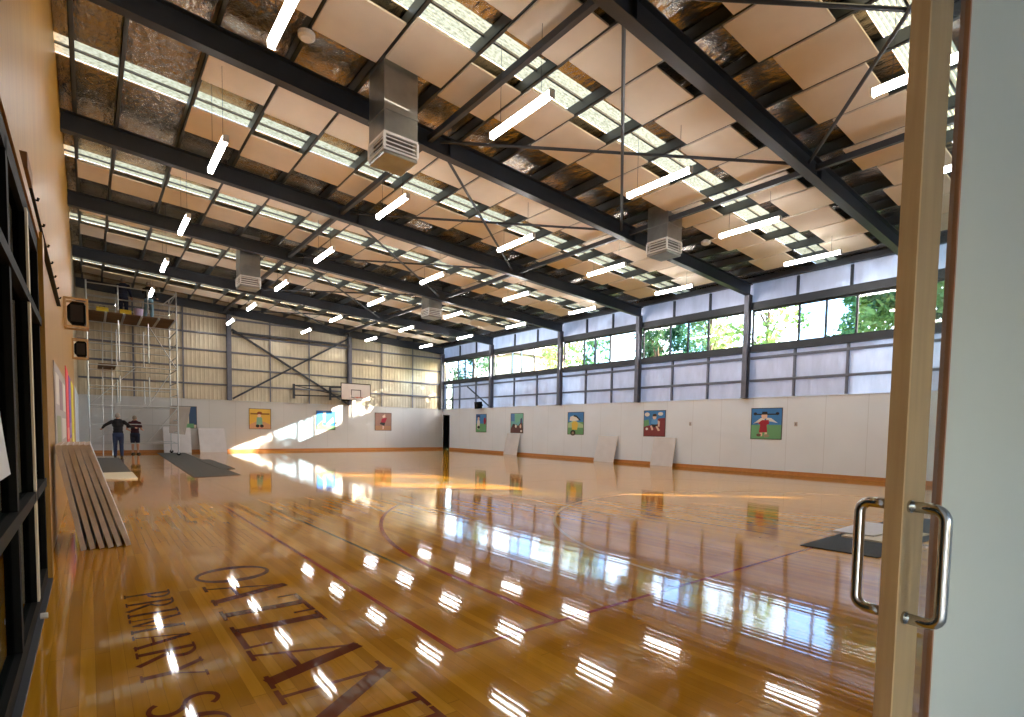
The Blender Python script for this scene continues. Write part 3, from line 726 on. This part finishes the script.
tag(MB().hexa([(3.2, 18.6, .0095), (3.62, 18.7, .0095), (3.75, 24, .0095), (3.3, 24, .0095), (3.2, 18.6, .018), (3.62, 18.7, .018), (3.75, 24, .018), (3.3, 24, .018)]).build('carpet_offcut', M_carpet), 'narrow grey carpet offcut along the long strip near the scaffold', 'carpet')
tag(MB().box(.24, .93, 16.2, 18.4, .001, .03).build('flat_board', M_cream_b), 'cream board lying flat on the floor before the carpet strip', 'board')
tag(MB().hexa([(7.0, 2.1, 0.002), (11, 2.0, 0.002), (11, 2.95, 0.002), (6.95, 2.92, 0.002), (7.0, 2.1, 0.012), (11, 2.0, 0.012), (11, 2.95, 0.012), (6.95, 2.92, 0.012)]).build('carpet_runner', mat('slate_carpet', (84, 88, 92), .95, 0, .1, .2, 60, .3)), 'dark slate carpet strip on the floor behind the door handle', 'carpet')
tag(MB().hexa([(7.96, 2.3, 0.013), (9.2, 2.15, 0.013), (9.3, 2.85, 0.013), (7.99, 2.83, 0.013), (7.96, 2.3, 0.033), (9.2, 2.15, 0.033), (9.3, 2.85, 0.033), (7.99, 2.83, 0.033)]).build('flat_board', [M_cream_b]), 'pale board lying lower on the slate carpet behind the door', 'board')
tag(MB().hexa([(8.22, 2.52, 0.034), (9.4, 2.42, 0.034), (9.45, 3.02, 0.034), (8.12, 3.0, 0.034), (8.22, 2.52, 0.054), (9.4, 2.42, 0.054), (9.45, 3.02, 0.054), (8.12, 3.0, 0.054)]).build('flat_board', [M_sheet]), 'white board on top of the pale board behind the door', 'board')

# ------------------------------------------------------------------ paintings
PC = {}
def pc(c): return PC.setdefault(c, mat('paint_%d_%d_%d' % c, c, .55))
def blob(cx, cy, rx, ry, n=16): return [(cx+rx*math.cos(2*pi*k/n), cy+ry*math.sin(2*pi*k/n)) for k in range(n)]
def rect(a, b_, c, d): return [(a, c), (b_, c), (b_, d), (a, d)]
def painting(to3, shapes, label):
    """to3(u,v,w): u 0..1 left to right, v 0..1 up, w out from the wall"""
    t = empty('painting', to3(.5, 0, 0)); inv = lambda u, v, w: Vector(to3(u, v, w))-t.location
    b = MB(); ms = []
    for k, (c, pts) in enumerate(shapes):
        if c not in ms: ms.append(c)
        b.poly(pts, .008 if k == 0 else .0012+.0004*k, (lambda u, v, w, k=k: inv(u, v, .004+(w if k == 0 else .008+w))), ms.index(c))
    part(b, 'painted_canvas', [pc(c) for c in ms], t)
    f = MB(); e = .022
    for a in (rect(-e, 1+e, -e, 0), rect(-e, 1+e, 1, 1+e), rect(-e, 0, 0, 1), rect(1, 1+e, 0, 1)): f.poly(a, .02, inv)
    part(f, 'picture_frame', mat('frame_edge', (62, 66, 70), .6), t)
    tag(t, label, 'painting', 'square paintings along the walls')
def onR(y): return lambda u, v, w: (XR-w, y-u*1.05, 1.21+v*1.05)
def onF(x): return lambda u, v, w: (x+u*1.05, YF-w, 1.21+v*1.05)
SKYB, GRN, WHT, BLK, RED, SKIN, YEL, MAR, TEAL = (58, 128, 196), (104, 164, 118), (226, 226, 220), (28, 28, 32), (160, 30, 52), (226, 196, 176), (224, 196, 84), (126, 52, 58), (110, 178, 184)
full = rect(0, 1, 0, 1)
painting(onR(9.62), [(SKYB, full), (GRN, rect(0, 1, 0, .46)), (WHT, [(.06, .50), (.30, .68), (.44, .70), (.44, .60), (.24, .54)]), (WHT, [(.88, .52), (.66, .68), (.50, .70), (.50, .60), (.70, .56)]),
   (BLK, rect(.08, .90, .79, .83)), (BLK, blob(.12, .83, .06, .05)), (BLK, blob(.86, .83, .06, .05)), (RED, [(.22, .52), (.36, .62), (.58, .62), (.60, .50), (.52, .46), (.54, .22), (.26, .20), (.30, .46)]), (SKIN, blob(.43, .76, .10, .11)), (BLK, [(.33, .80), (.36, .90), (.52, .90), (.54, .80)]),
   (SKIN, rect(.30, .38, .08, .2)), ((96, 70, 60), blob(.26, .12, .08, .05)), (SKIN, rect(.46, .54, .05, .21)), ((150, 140, 120), blob(.52, .10, .1, .05))], 'painting of a child in red shirt with arms spread, nearest on window wall')
painting(onR(14.32), [(SKYB, full), (MAR, [(0, 0), (1, 0), (1, .72), (.7, .7), (.45, .45), (0, .38)]), (GRN, [(0, .36), (.26, .44), (.22, .66), (0, .62)]), (WHT, blob(.14, .86, .12, .08)), (WHT, blob(.78, .88, .12, .07)),
   ((96, 160, 220), [(.34, .50), (.38, .68), (.62, .70), (.68, .50), (.56, .44)]), (SKIN, blob(.50, .76, .09, .10)), ((60, 44, 40), [(.40, .78), (.44, .88), (.58, .88), (.60, .78)]), (BLK, [(.34, .46), (.64, .46), (.60, .34), (.38, .36)]), (SKIN, [(.30, .40), (.38, .42), (.46, .26), (.38, .22)]), (SKIN, [(.56, .38), (.64, .40), (.78, .22), (.68, .20)]), (WHT, blob(.14, .28, .06, .05)), (SKIN, [(.66, .62), (.76, .58), (.74, .36), (.68, .38)])], 'painting of a running child in blue on a dark red track, window wall')
painting(onR(18.93), [(SKYB, full), (GRN, rect(0, 1, 0, .56)), ((168, 200, 160), [(0, .5), (.4, .64), (1, .44), (1, .3), (0, .3)]), (WHT, [(.10, .62), (.14, .80), (.34, .86), (.62, .78), (.70, .64), (.40, .60)]), (BLK, [(.36, .88), (.56, .86), (.84, .64), (.74, .64), (.54, .78), (.36, .82)]), (YEL, [(.28, .20), (.24, .50), (.36, .60), (.60, .58), (.66, .44), (.60, .2)]), (BLK, blob(.34, .06, .17, .13)), ((150, 130, 110), blob(.34, .04, .08, .08))], 'painting with yellow shirt and white cap shape on green and blue, window wall')
painting(onR(23.47), [(TEAL, full), ((84, 130, 190), rect(0, .3, .6, 1)), ((120, 190, 170), [(.4, .5), (1, .7), (1, 1), (.3, 1)]), ((92, 56, 58), [(0, 0), (1, 0), (.96, .5), (.8, .52), (.6, .36), (.44, .44), (.28, .30), (.14, .42), (0, .2)]), ((60, 44, 52), blob(.24, .38, .12, .09)), ((70, 70, 120), [(.78, .5), (.94, .52), (.92, .80), (.8, .72)]), (WHT, blob(.42, .34, .08, .08)), (SKIN, blob(.8, .34, .07, .1)), ((232, 220, 210), rect(.8, .94, .04, .14))], 'painting with dark figures low against a teal sky, window wall')
painting(onR(26.9), [(SKYB, full), (GRN, rect(0, 1, 0, .48)), ((40, 60, 120), rect(.05, .4, .82, .96)), (WHT, [(.12, .16), (.10, .6), (.22, .78), (.38, .6), (.34, .14)]), (RED, blob(.86, .62, .12, .2)), (BLK, blob(.26, .26, .12, .09)), (SKIN, blob(.24, .76, .09, .09))], 'painting with white figure and red shape, farthest on window wall')
painting(onF(3.17), [((196, 186, 160), full), ((38, 66, 120), rect(0, .3, .55, 1)), ((40, 74, 110), rect(.7, 1, .15, 1)), (GRN, rect(.1, .9, 0, .2))], 'blue and cream painting half hidden behind a tilted grey board')
painting(onF(6.66), [((218, 178, 70), full), ((196, 150, 110), [(0, 0), (1, 0), (1, .2), (.7, .36), (.3, .36), (0, .2)]), ((120, 170, 150), [(.32, .2), (.34, .56), (.46, .62), (.60, .56), (.62, .2)]), ((120, 80, 30), rect(.05, .95, .72, .79)), ((130, 70, 40), blob(.48, .80, .12, .07)), (SKIN, blob(.46, .66, .09, .08)), (BLK, blob(.38, .14, .09, .08)), (BLK, blob(.58, .14, .09, .08)), ((200, 130, 120), blob(.5, .03, .12, .03))], 'yellow painting with a pale green figure, on the far wall')
painting(onF(10.18), [((30, 130, 220), full), ((96, 140, 96), rect(0, 1, 0, .22)), ((230, 230, 220), [(.35, .95), (.5, .95), (.46, .4), (.36, .4)]), (YEL, blob(.34, .14, .16, .09)), ((120, 150, 80), [(0, .2), (.3, .5), (.34, .2)]), ((120, 190, 230), [(.5, .3), (.9, .7), (.96, .4), (.6, .2)])], 'bright blue painting below the basketball hoop, far wall')
painting(onF(13.72), [((150, 116, 104), full), ((170, 128, 96), rect(0, 1, 0, .26)), (RED, [(.36, .44), (.40, .66), (.60, .74), (.74, .72), (.62, .44)]), (BLK, [(.28, .36), (.34, .46), (.62, .44), (.56, .24), (.46, .3)]), (SKIN, blob(.52, .80, .07, .08)), (SKIN, [(.46, .26), (.54, .26), (.52, .06), (.46, .06)]), (SKIN, [(.56, .88), (.6, .96), (.64, .8), (.6, .7)])], 'brown painting with a leaping red figure, rightmost on far wall')

# ------------------------------------------------------------------ basketball hoop on the far wall
t = empty('basketball_hoop', (11.9, YF-1.5, 2.9))
b = MB().box(-.85, .85, 0, .03, 0, .92); part(b, 'backboard', mat('backboard_white', (226, 216, 210), .5), t)
b = MB()
for a in ((-.87, .87, .90, .94), (-.87, .87, -.02, .02)): b.box(a[0], a[1], -.008, .035, a[2], a[3])
b.box(-.87, -.84, -.008, .035, .02, .90).box(.84, .87, -.008, .035, .02, .90)
part(b, 'board_border', M_black, t)
b = MB()
for x0, x1, z0, z1 in ((-.29, .29, .55, .59), (-.29, .29, .13, .17), (-.29, -.25, .17, .55), (.25, .29, .17, .55)): b.box(x0, x1, -.006, 0, z0, z1)
part(b, 'target_square', mat('target_dark', (70, 56, 58), .6), t)
b = MB().tube([(.23*math.cos(2*pi*k/20), -.40+.23*math.sin(2*pi*k/20), .14) for k in range(21)], .012, 8); b.box(-.08, .08, -.19, -.006, .10, .15)
rim = part(b, 'rim', mat('rim_orange', (206, 96, 50), .5, .3), t)
b = MB()
for k in range(12):
    for s in (1, -1):
        a0, a1, a2 = 2*pi*k/12, 2*pi*(k+s*.7)/12, 2*pi*(k+s*1.4)/12
        b.tube([(.23*math.cos(a0), -.40+.23*math.sin(a0), .14), (.16*math.cos(a1), -.40+.16*math.sin(a1), -.06), (.13*math.cos(a2), -.40+.13*math.sin(a2), -.28)], .007, 5)
part(b, 'net', M_white, rim)
b = MB()
for z in (.18, .72):
    b.bar((-.6, .05, z), (-3.0, 1.30, z), .06, .06); b.bar((.4, .05, z), (-1.0, 1.30, z), .06, .06)
b.bar((-.6, .05, .18), (-3.0, 1.30, .72), .04, .04); b.box(-.7, .6, .03, .09, .15, .21).box(-.7, .6, .03, .09, .69, .75)
b.box(-3.06, -2.96, 1.26, 1.38, 0, .8); b.box(-1.05, -.95, 1.26, 1.38, 0, .8)
part(b, 'folding_bracket', M_steel, t)
b = MB().box(-.75, -.35, .05, .2, -.08, .04); part(b, 'hinge_box', M_black, t)
tag(t, 'white basketball backboard with rim and net on folding bracket, far wall', 'basketball hoop')
# small black loudspeaker on the window wall
t = empty('wall_speaker', (XR-.1, 26.3, 2.62))
part(MB().hexa([(-.34, -.16, -.05), (-.04, -.2, .0), (-.04, .2, .0), (-.34, .16, -.05), (-.38, -.16, .36), (-.04, -.2, .40), (-.04, .2, .40), (-.38, .16, .36)]), 'speaker_cabinet', M_black, t, bevel=.015)
part(MB().box(-.04, .12, -.04, .04, .14, .24), 'wall_bracket', M_steel, t)
tag(t, 'small black loudspeaker above the farthest painting on the window wall', 'loudspeaker')
for y, z, lb in ((8.1, 1.72, 'small grey switch plate right of the nearest painting'), (12.1, 1.72, 'small grey switch plate between the two nearest paintings')):
    t = empty('switch_plate', (XR, y, z)); part(MB().box(-.012, 0, -.05, .05, -.07, .07), 'plate', mat('plate_grey', (170, 168, 172), .5), t, bevel=.004); part(MB().box(-.018, -.012, -.015, .015, -.03, .03), 'rocker', mat('rocker_grey', (110, 110, 120), .5), t)
    tag(t, lb, 'switch')

# ------------------------------------------------------------------ scaffold tower
t = empty('scaffold_tower', (0, 0, 0)); XS = (.02, 1.04, 2.05, 3.07); YS = (27.45, 30.05)
lv = (.55, 1.0, 1.55, 2.1, 2.65, 3.2, 3.75, 4.3, 4.85, 5.4)
for j, y in enumerate(YS):
    for i, x in enumerate(XS):
        if i in (0, 3): part(MB().tube([(x, y, .12), (x, y, 7.08 if j == 0 else 7.2)], .028, 8), 'upright', M_alloy, t)
        else:
            for z0, z1 in ((2.3, 3.35), (3.95, 5.6), (6.05, 7.02)): part(MB().tube([(x, y, z0), (x, y, z1)], .026, 8), 'frame_post', M_alloy, t)
for j, y in enumerate(YS):
    for z in (.55, 1.35, 2.1, 2.9, 3.75, 4.6, 5.45): part(MB().tube([(XS[0], y, z), (XS[3], y, z)], .022, 8), 'ledger', M_alloy, t)
    for z in (6.45, 6.98): part(MB().tube([(XS[0], y, z), (XS[3], y, z)], .022, 8), 'guard_rail', M_alloy, t)
for x in (XS[0], XS[3]):
    for z in lv+(6.45, 6.98): part(MB().tube([(x, YS[0], z), (x, YS[1], z)], .02, 8), 'rung', M_alloy, t)
for a, c in (((.02, 27.48, .55), (1.9, 27.48, 2.1)), ((3.07, 27.48, 2.1), (1.9, 27.48, .55)), ((.02, 27.48, 2.1), (1.6, 27.48, 3.75)), ((3.07, 27.48, 3.75), (2.1, 27.48, 5.45)), ((2.1, 30.02, 2.1), (3.07, 30.02, 3.75)), ((3.07, 27.48, 6.98), (2.5, 27.48, 6.4))):
    part(MB().tube([a, c], .02, 8), 'brace', M_alloy, t)
for x in (.50, .82):
    part(MB().tube([(x-.05, 28.3, .0), (x+.05, 29.5, 5.75)], .018, 8), 'ladder_rail', M_alloy, t)
for k in range(18):
    z = .3+.3*k; f = z/5.75; part(MB().tube([(.45+.1*f, 28.3+1.2*f, z), (.77+.1*f, 28.3+1.2*f, z)], .014, 6), 'ladder_rung', M_alloy, t)
for k in range(5):
    x0 = .05+k*.60; d = part(MB().box(x0+.03, x0+.55, YS[0]-.02, YS[1]+.02, 5.87, 5.90), 'deck_board', M_deck, t)
    part(MB().box(x0, x0+.03, YS[0]-.02, YS[1]+.02, 5.83, 5.90).box(x0+.55, x0+.58, YS[0]-.02, YS[1]+.02, 5.83, 5.90), 'deck_frame', M_alloy, d)
part(MB().box(.35, .95, 27.5, 30.0, 3.78, 3.82), 'lower_deck_board', M_deck, t)
part(MB().box(.05, 3.02, YS[1]+.02, YS[1]+.04, 5.91, 6.02), 'toe_board', M_deck, t)
for x in (XS[0], XS[3]):
    for y in YS:
        c = part(MB().tube([(x, y-.02, .085), (x, y+.02, .085)], .075, 14), 'caster', M_black, t)
        part(MB().box(x-.03, x+.03, y-.04, y+.04, .09, .16), 'caster_fork', M_alloy, c)
tag(t, 'tall silver scaffold tower with brown deck boards in the far left corner', 'scaffold')
def tub(x, y, z, r, h, m, name, label, cat):
    t = empty(name, (x, y, z)); part(MB().tube([(0, 0, 0), (0, 0, h)], [r*.85, r], 16), 'bucket_body', m, t)
    part(MB().tube([(0, 0, h), (0, 0, h+.015)], r+.012, 16), 'rim', m, t)
    part(MB().tube([(r*math.cos(a), 0, h+.6*r*math.sin(a)) for a in [pi*k/10 for k in range(11)]], .006, 6), 'bucket_handle', M_alloy, t)
    tag(t, label, cat)
def toolbox(x, y, z, label):
    t = empty('tool_case', (x, y, z)); ye = mat('yellow_plastic', (222, 190, 40), .5)
    part(MB().box(-.20, .20, -.12, .12, 0, .14), 'case_body', ye, t, bevel=.015); part(MB().box(-.20, .20, -.12, .12, .145, .20), 'case_lid', ye, t, bevel=.015)
    part(MB().tube([(-.08, 0, .2), (-.08, 0, .25), (.08, 0, .25), (.08, 0, .2)], .012, 8), 'carry_handle', M_black, t); tag(t, label, 'tool case')
toolbox(0.53, 27.75, 5.902, 'yellow tool case on the scaffold deck, left of the workers'); toolbox(1.30, 27.75, 5.902, 'yellow tool case on the scaffold deck at the navy worker feet')
tub(1.75, 27.75, 5.902, .16, .30, mat('lilac_bucket', (196, 180, 226), .5), 'bucket', 'pale lilac bucket on the scaffold deck between the two workers', 'bucket')
tub(2.70, 28.65, 5.902, .09, .12, mat('pale_blue_tub', (150, 200, 226), .5), 'paint_tub', 'small pale blue tub at the right end of the scaffold deck', 'tub')

# ------------------------------------------------------------------ people
def limb(b, pts, rs, n=10): b.tube(pts, rs, n); [b.ell(p, r, r, r, 10, 6) for p, r in zip(pts, rs)]
def person(loc, rz, H, pose, colors, label, shorts=False, hair=True):
    """figure facing local -y; joints given for a 1.75 m body"""
    t = empty('person', loc, rz); k = H/1.75; t.scale = (k, k, k)
    skin = mat('skin', (196, 148, 122), .6); cs, ct, ch, csh = colors
    hips = [Vector((s*.09, 0, .92)) for s in (-1, 1)]; sh = [Vector((s*.19, .01, 1.43)) for s in (-1, 1)]
    kn = [Vector(p) for p in pose['knee']]; an = [Vector(p) for p in pose['ankle']]; el = [Vector(p) for p in pose['elbow']]; wr = [Vector(p) for p in pose['wrist']]
    b = MB()
    tor = [((0, 0, .90), .165, .115), ((0, .0, 1.02), .15, .10), ((0, .0, 1.15), .145, .10), ((0, -.005, 1.30), .17, .115), ((0, .005, 1.42), .16, .095), ((0, .01, 1.49), .07, .065)]
    for c, rx, ry in tor: b.ell(c, rx, ry, .12)
    limb(b, [(0, .012, 1.47), (0, .005, 1.56)], [.058, .055]); b.ell((0, -.01, 1.65), .075, .095, .115, 16, 12)
    b.ell((0, -.035, 1.585), .055, .06, .05); b.ell((0, -.105, 1.635), .014, .022, .022)
    for s in (-1, 1): b.ell((s*.078, .0, 1.64), .012, .026, .034)
    b.ell((0, -.095, 1.595), .028, .012, .010)
    for i, s in enumerate((-1, 1)):
        limb(b, [hips[i], (hips[i]+kn[i])/2, kn[i]], [.085, .075, .055]); limb(b, [kn[i], kn[i]*.7+an[i]*.3, an[i]], [.055, .056, .036])
        limb(b, [sh[i], (sh[i]+el[i])/2, el[i]], [.056, .048, .040]); limb(b, [el[i], el[i]*.6+wr[i]*.4, wr[i]], [.040, .038, .026])
        f = (wr[i]-el[i]).normalized(); sd = f.cross(Vector((0, 0, 1)) if abs(f.z) < .8 else Vector((0, 1, 0))).normalized(); cu_ = sd.cross(f)
        p = wr[i]+f*.05; limb(b, [wr[i], p, p+f*.03], [.026, .036, .034])
        for q, (o, ln) in enumerate(((-.028, .062), (-.010, .074), (.010, .070), (.027, .054))):
            a = p+f*.04+sd*o; limb(b, [a, a+f*ln*.5+cu_*.004, a+f*ln*.85+cu_*.022], [.0095, .009, .008], 6)
        a = p-f*.01+sd*(-.034); limb(b, [a, a+f*.03-sd*.028, a+f*.058-sd*.034+cu_*.01], [.011, .010, .009], 6)
    o = part(b, 'body', skin, t); rm = o.modifiers.new('remesh', 'REMESH'); rm.mode = 'VOXEL'; rm.voxel_size = .0085; rm.use_smooth_shade = True
    sm = o.modifiers.new('smooth', 'SMOOTH'); sm.iterations = 2; sm.factor = .4
    b = MB()
    for s in (-1, 1): b.ell((s*.030, -.098, 1.66), .010, .007, .008, 10, 6)
    part(b, 'eyes', M_black, t)
    b = MB()                                                          # top
    for c, rx, ry in tor[1:5]: b.ell(c, rx+.024, ry+.026, .15)
    b.ell((0, 0, .93), .175, .13, .08)
    for i in range(2):
        if pose.get('short_sleeve'): limb(b, [sh[i], sh[i]*.35+el[i]*.65], [.074, .066])
        else: limb(b, [sh[i], (sh[i]+el[i])/2, el[i], el[i]*.15+wr[i]*.85], [.074, .066, .056, .042])
    o = part(b, 'top_garment', cs, t); rm = o.modifiers.new('remesh', 'REMESH'); rm.mode = 'VOXEL'; rm.voxel_size = .014; rm.use_smooth_shade = True
    b = MB(); b.ell((0, 0, .91), .192, .150, .15)
    for i in range(2):
        if shorts: limb(b, [hips[i], (hips[i]+kn[i])/2, kn[i]*.9+hips[i]*.1], [.105, .098, .088])
        else: limb(b, [hips[i], (hips[i]+kn[i])/2, kn[i], (kn[i]+an[i])/2, an[i]], [.103, .092, .074, .072, .062])
    o = part(b, 'shorts' if shorts else 'trousers', ct, t); rm = o.modifiers.new('remesh', 'REMESH'); rm.mode = 'VOXEL'; rm.voxel_size = .014; rm.use_smooth_shade = True
    for i in range(2):
        a = an[i]; part(MB().ell((a.x, a.y-.06, a.z-.045), .05, .135, .05).box(a.x-.045, a.x+.045, a.y-.18, a.y+.06, a.z-.085, a.z-.06), 'shoe', csh, t, smooth=False)
    if hair:
        b = MB(); b.ell((0, .012, 1.675), .083, .098, .108, 16, 12)
        b.v = [v if not (v[1] < -.03 and v[2] < 1.72) else (v[0]*.8, max(v[1], -.04), max(v[2], 1.66)) for v in b.v]
        part(b, 'hair', ch, t, smooth=True)
    return tag(t, label, 'person')
AN = [(-.11, 0, .085), (.11, 0, .085)]; KN = [(-.10, -.01, .50), (.10, -.01, .50)]
dk, nv, gy, den = mat('black_knit', (22, 20, 24), .9), mat('navy_cloth', (28, 34, 58), .9), mat('grey_hair', (150, 140, 130), .8), mat('denim', (40, 52, 82), .9)
mr, lj, bs = mat('maroon_knit', (58, 18, 32), .9), mat('pale_jeans', (120, 160, 190), .9), mat('dark_shoe', (26, 24, 24), .6)
person((.92, 26.9, .009), pi, 1.76, {'knee': KN, 'ankle': AN, 'elbow': [(-.40, .02, 1.24), (.42, -.02, 1.28)], 'wrist': [(-.56, -.14, 1.20), (.50, -.22, 1.16)]}, (dk, den, gy, bs), 'person from behind in black top and jeans, arms out, by the scaffold')
person((1.62, 29.4, .0), pi*.86, 1.72, {'knee': KN, 'ankle': AN, 'elbow': [(-.30, .10, 1.16), (.32, .04, 1.16)], 'wrist': [(-.26, -.14, 1.12), (.24, -.12, 1.08)], 'short_sleeve': 1}, (mr, nv, gy, bs), 'person in maroon top and dark shorts standing behind the scaffold', shorts=True)
person((1.28, 28.7, 5.902), pi*.9, 1.70, {'knee': KN, 'ankle': AN, 'elbow': [(-.26, .02, 1.16), (.26, -.08, 1.18)], 'wrist': [(-.26, -.14, .98), (.16, -.30, 1.26)]}, (nv, nv, gy, bs), 'person in navy clothes standing on the scaffold deck')
person((2.18, 28.6, 5.902), pi*.8, 1.68, {'knee': [(-.12, -.02, .50), (.14, -.03, .50)], 'ankle': [(-.14, .02, .085), (.2, .02, .085)], 'elbow': [(-.28, -.04, 1.18), (.3, -.1, 1.3)], 'wrist': [(-.22, -.24, 1.1), (.22, -.3, 1.46)]}, (dk, lj, gy, bs), 'person in black top and pale jeans on the scaffold deck')

# ------------------------------------------------------------------ outside: ground, trees, a neighbouring house
struct(MB().box(XR+.2, 120, -80, 120, -.5, -.3), 'ground', mat('grass_ground', (96, 110, 62), .95, 0, .1, .3, 2))
M_leaf = [mat('leaf_dark', (66, 100, 66), .7, 0, .3, .25, 3), mat('leaf_mid', (118, 148, 84), .7, 0, .3, .25, 3), mat('leaf_olive', (140, 156, 96), .7, 0, .3, .25, 3)]
for q_ in M_leaf:
    nt_ = q_.node_tree; pb = next(n for n in nt_.nodes if n.type == 'BSDF_PRINCIPLED'); tl_ = nt_.nodes.new('ShaderNodeBsdfTranslucent'); ms_ = nt_.nodes.new('ShaderNodeMixShader')
    ou_ = next(n for n in nt_.nodes if n.type == 'OUTPUT_MATERIAL'); src_ = pb.inputs['Base Color'].links[0].from_socket
    nt_.links.new(src_, tl_.inputs[0]); ms_.inputs[0].default_value = .5
    nt_.links.new(pb.outputs[0], ms_.inputs[1]); nt_.links.new(tl_.outputs[0], ms_.inputs[2]); nt_.links.new(ms_.outputs[0], ou_.inputs[0])
M_bark = mat('bark', (92, 76, 62), .9, 0, .2, .25, 10)
def tree(x, y, h, r, n, seed, mi, label, low=.25, leaf=.34):
    q = random.Random(seed); t = empty('tree', (x, y, -.3)); b = MB()
    b.tube([(0, 0, 0), (.05, .02, h*.3), (-.05, .05, h*.62), (0, 0, h*.9)], [.24, .18, .11, .03], 9)
    cl = []
    for k in range(16):
        a = q.uniform(0, 2*pi); f = low+(1-low)*(k+.5)/16; rr = r*(1-abs(f-.55)*.9)*q.uniform(.35, .95)
        c = Vector((rr*math.cos(a), rr*math.sin(a), h*f)); cl.append((c, r*q.uniform(.30, .5)))
        b.tube([(0, 0, h*f*.8), c*.5+Vector((0, 0, h*f*.42)), c], [.06, .04, .015], 6)
    part(b, 'trunk', M_bark, t)
    b = MB()
    for k in range(n):
        c, cr_ = q.choice(cl); d = Vector((q.gauss(0, 1), q.gauss(0, 1), q.gauss(0, .8))); d = d.normalized()*cr_*q.random()**.45; p = c+d
        u = Vector((q.gauss(0, 1), q.gauss(0, 1), q.gauss(0, 1))).normalized(); v = u.cross(Vector((q.gauss(0, 1), q.gauss(0, 1), q.gauss(0, 1)))).normalized(); s = leaf*q.uniform(.6, 1.2)
        b.add([p-u*s*.6, p+v*s*.28, p+u*s*.6, p-v*s*.28], [(0, 1, 2, 3)])
    part(b, 'foliage', M_leaf[mi], t); tag(t, label, 'tree', 'trees outside the high windows')
# a dense row that keeps the sun off most of the windows, and looser crowns farther along
for k, y in enumerate((-1.5, .6, 2.7, 4.8, 6.9, 8.9)):
    tree(28.2+.5*(k % 2), y, 11.8+.4*(k % 3), 2.5, 8500, 20+k, k % 2, 'dense tree outside the high windows, %s in the row from the camera' % ORD[k], .12, .30)
for k, (x, y, h, r, n) in enumerate(((27.5, 13.6, 9.4, 2.0, 1000), (28.5, 17.4, 10.6, 2.1, 1300), (28.3, 21.0, 12.0, 2.3, 5000), (28, 26, 9.6, 2.2, 1300), (30, 31.5, 10.5, 2.5, 1500), (27.5, 40.5, 9.5, 2.4, 1600))):
    tree(x, y, h, r, n, 60+k, (k+1) % 3, 'loose tree outside the high windows beyond the dense row, %s along' % ORD[k], .3, .34)
tree(46, 14.3, 14.5, 3.0, 6000, 91, 0, 'tall dark tree farther off, seen through the nearest high windows', .15, .34)
tree(50, 31.5, 12.8, 3.4, 3500, 92, 1, 'distant bushy tree far behind the loose trees outside the high windows', .2, .36)
tree(52, 39, 11.5, 3.0, 2500, 93, 0, 'distant dark tree beside the house outside the high windows', .2, .36)
t = empty('house', (39, 46, -.3))
part(MB().box(-4, 4, -2, 2, 0, 9.6), 'house_wall', mat('beige_render', (226, 204, 168), .8, 0, .2, .06, 2), t)
part(MB().hexa([(-4.4, -2.4, 9.6), (4.4, -2.4, 9.6), (4.4, 2.4, 9.6), (-4.4, 2.4, 9.6), (-2.6, -.2, 11.0), (2.6, -.2, 11.0), (2.6, .2, 11.0), (-2.6, .2, 11.0)]), 'house_roof', mat('roof_tiles', (150, 120, 100), .8, 0, .2, .2, 5), t)
for x in (-2.6, 0, 2.6): part(MB().box(x-.6, x+.6, -2.04, -2, 6.0, 7.6), 'house_window', M_alu, t)
tag(t, 'beige two storey house seen through the far high windows', 'house')
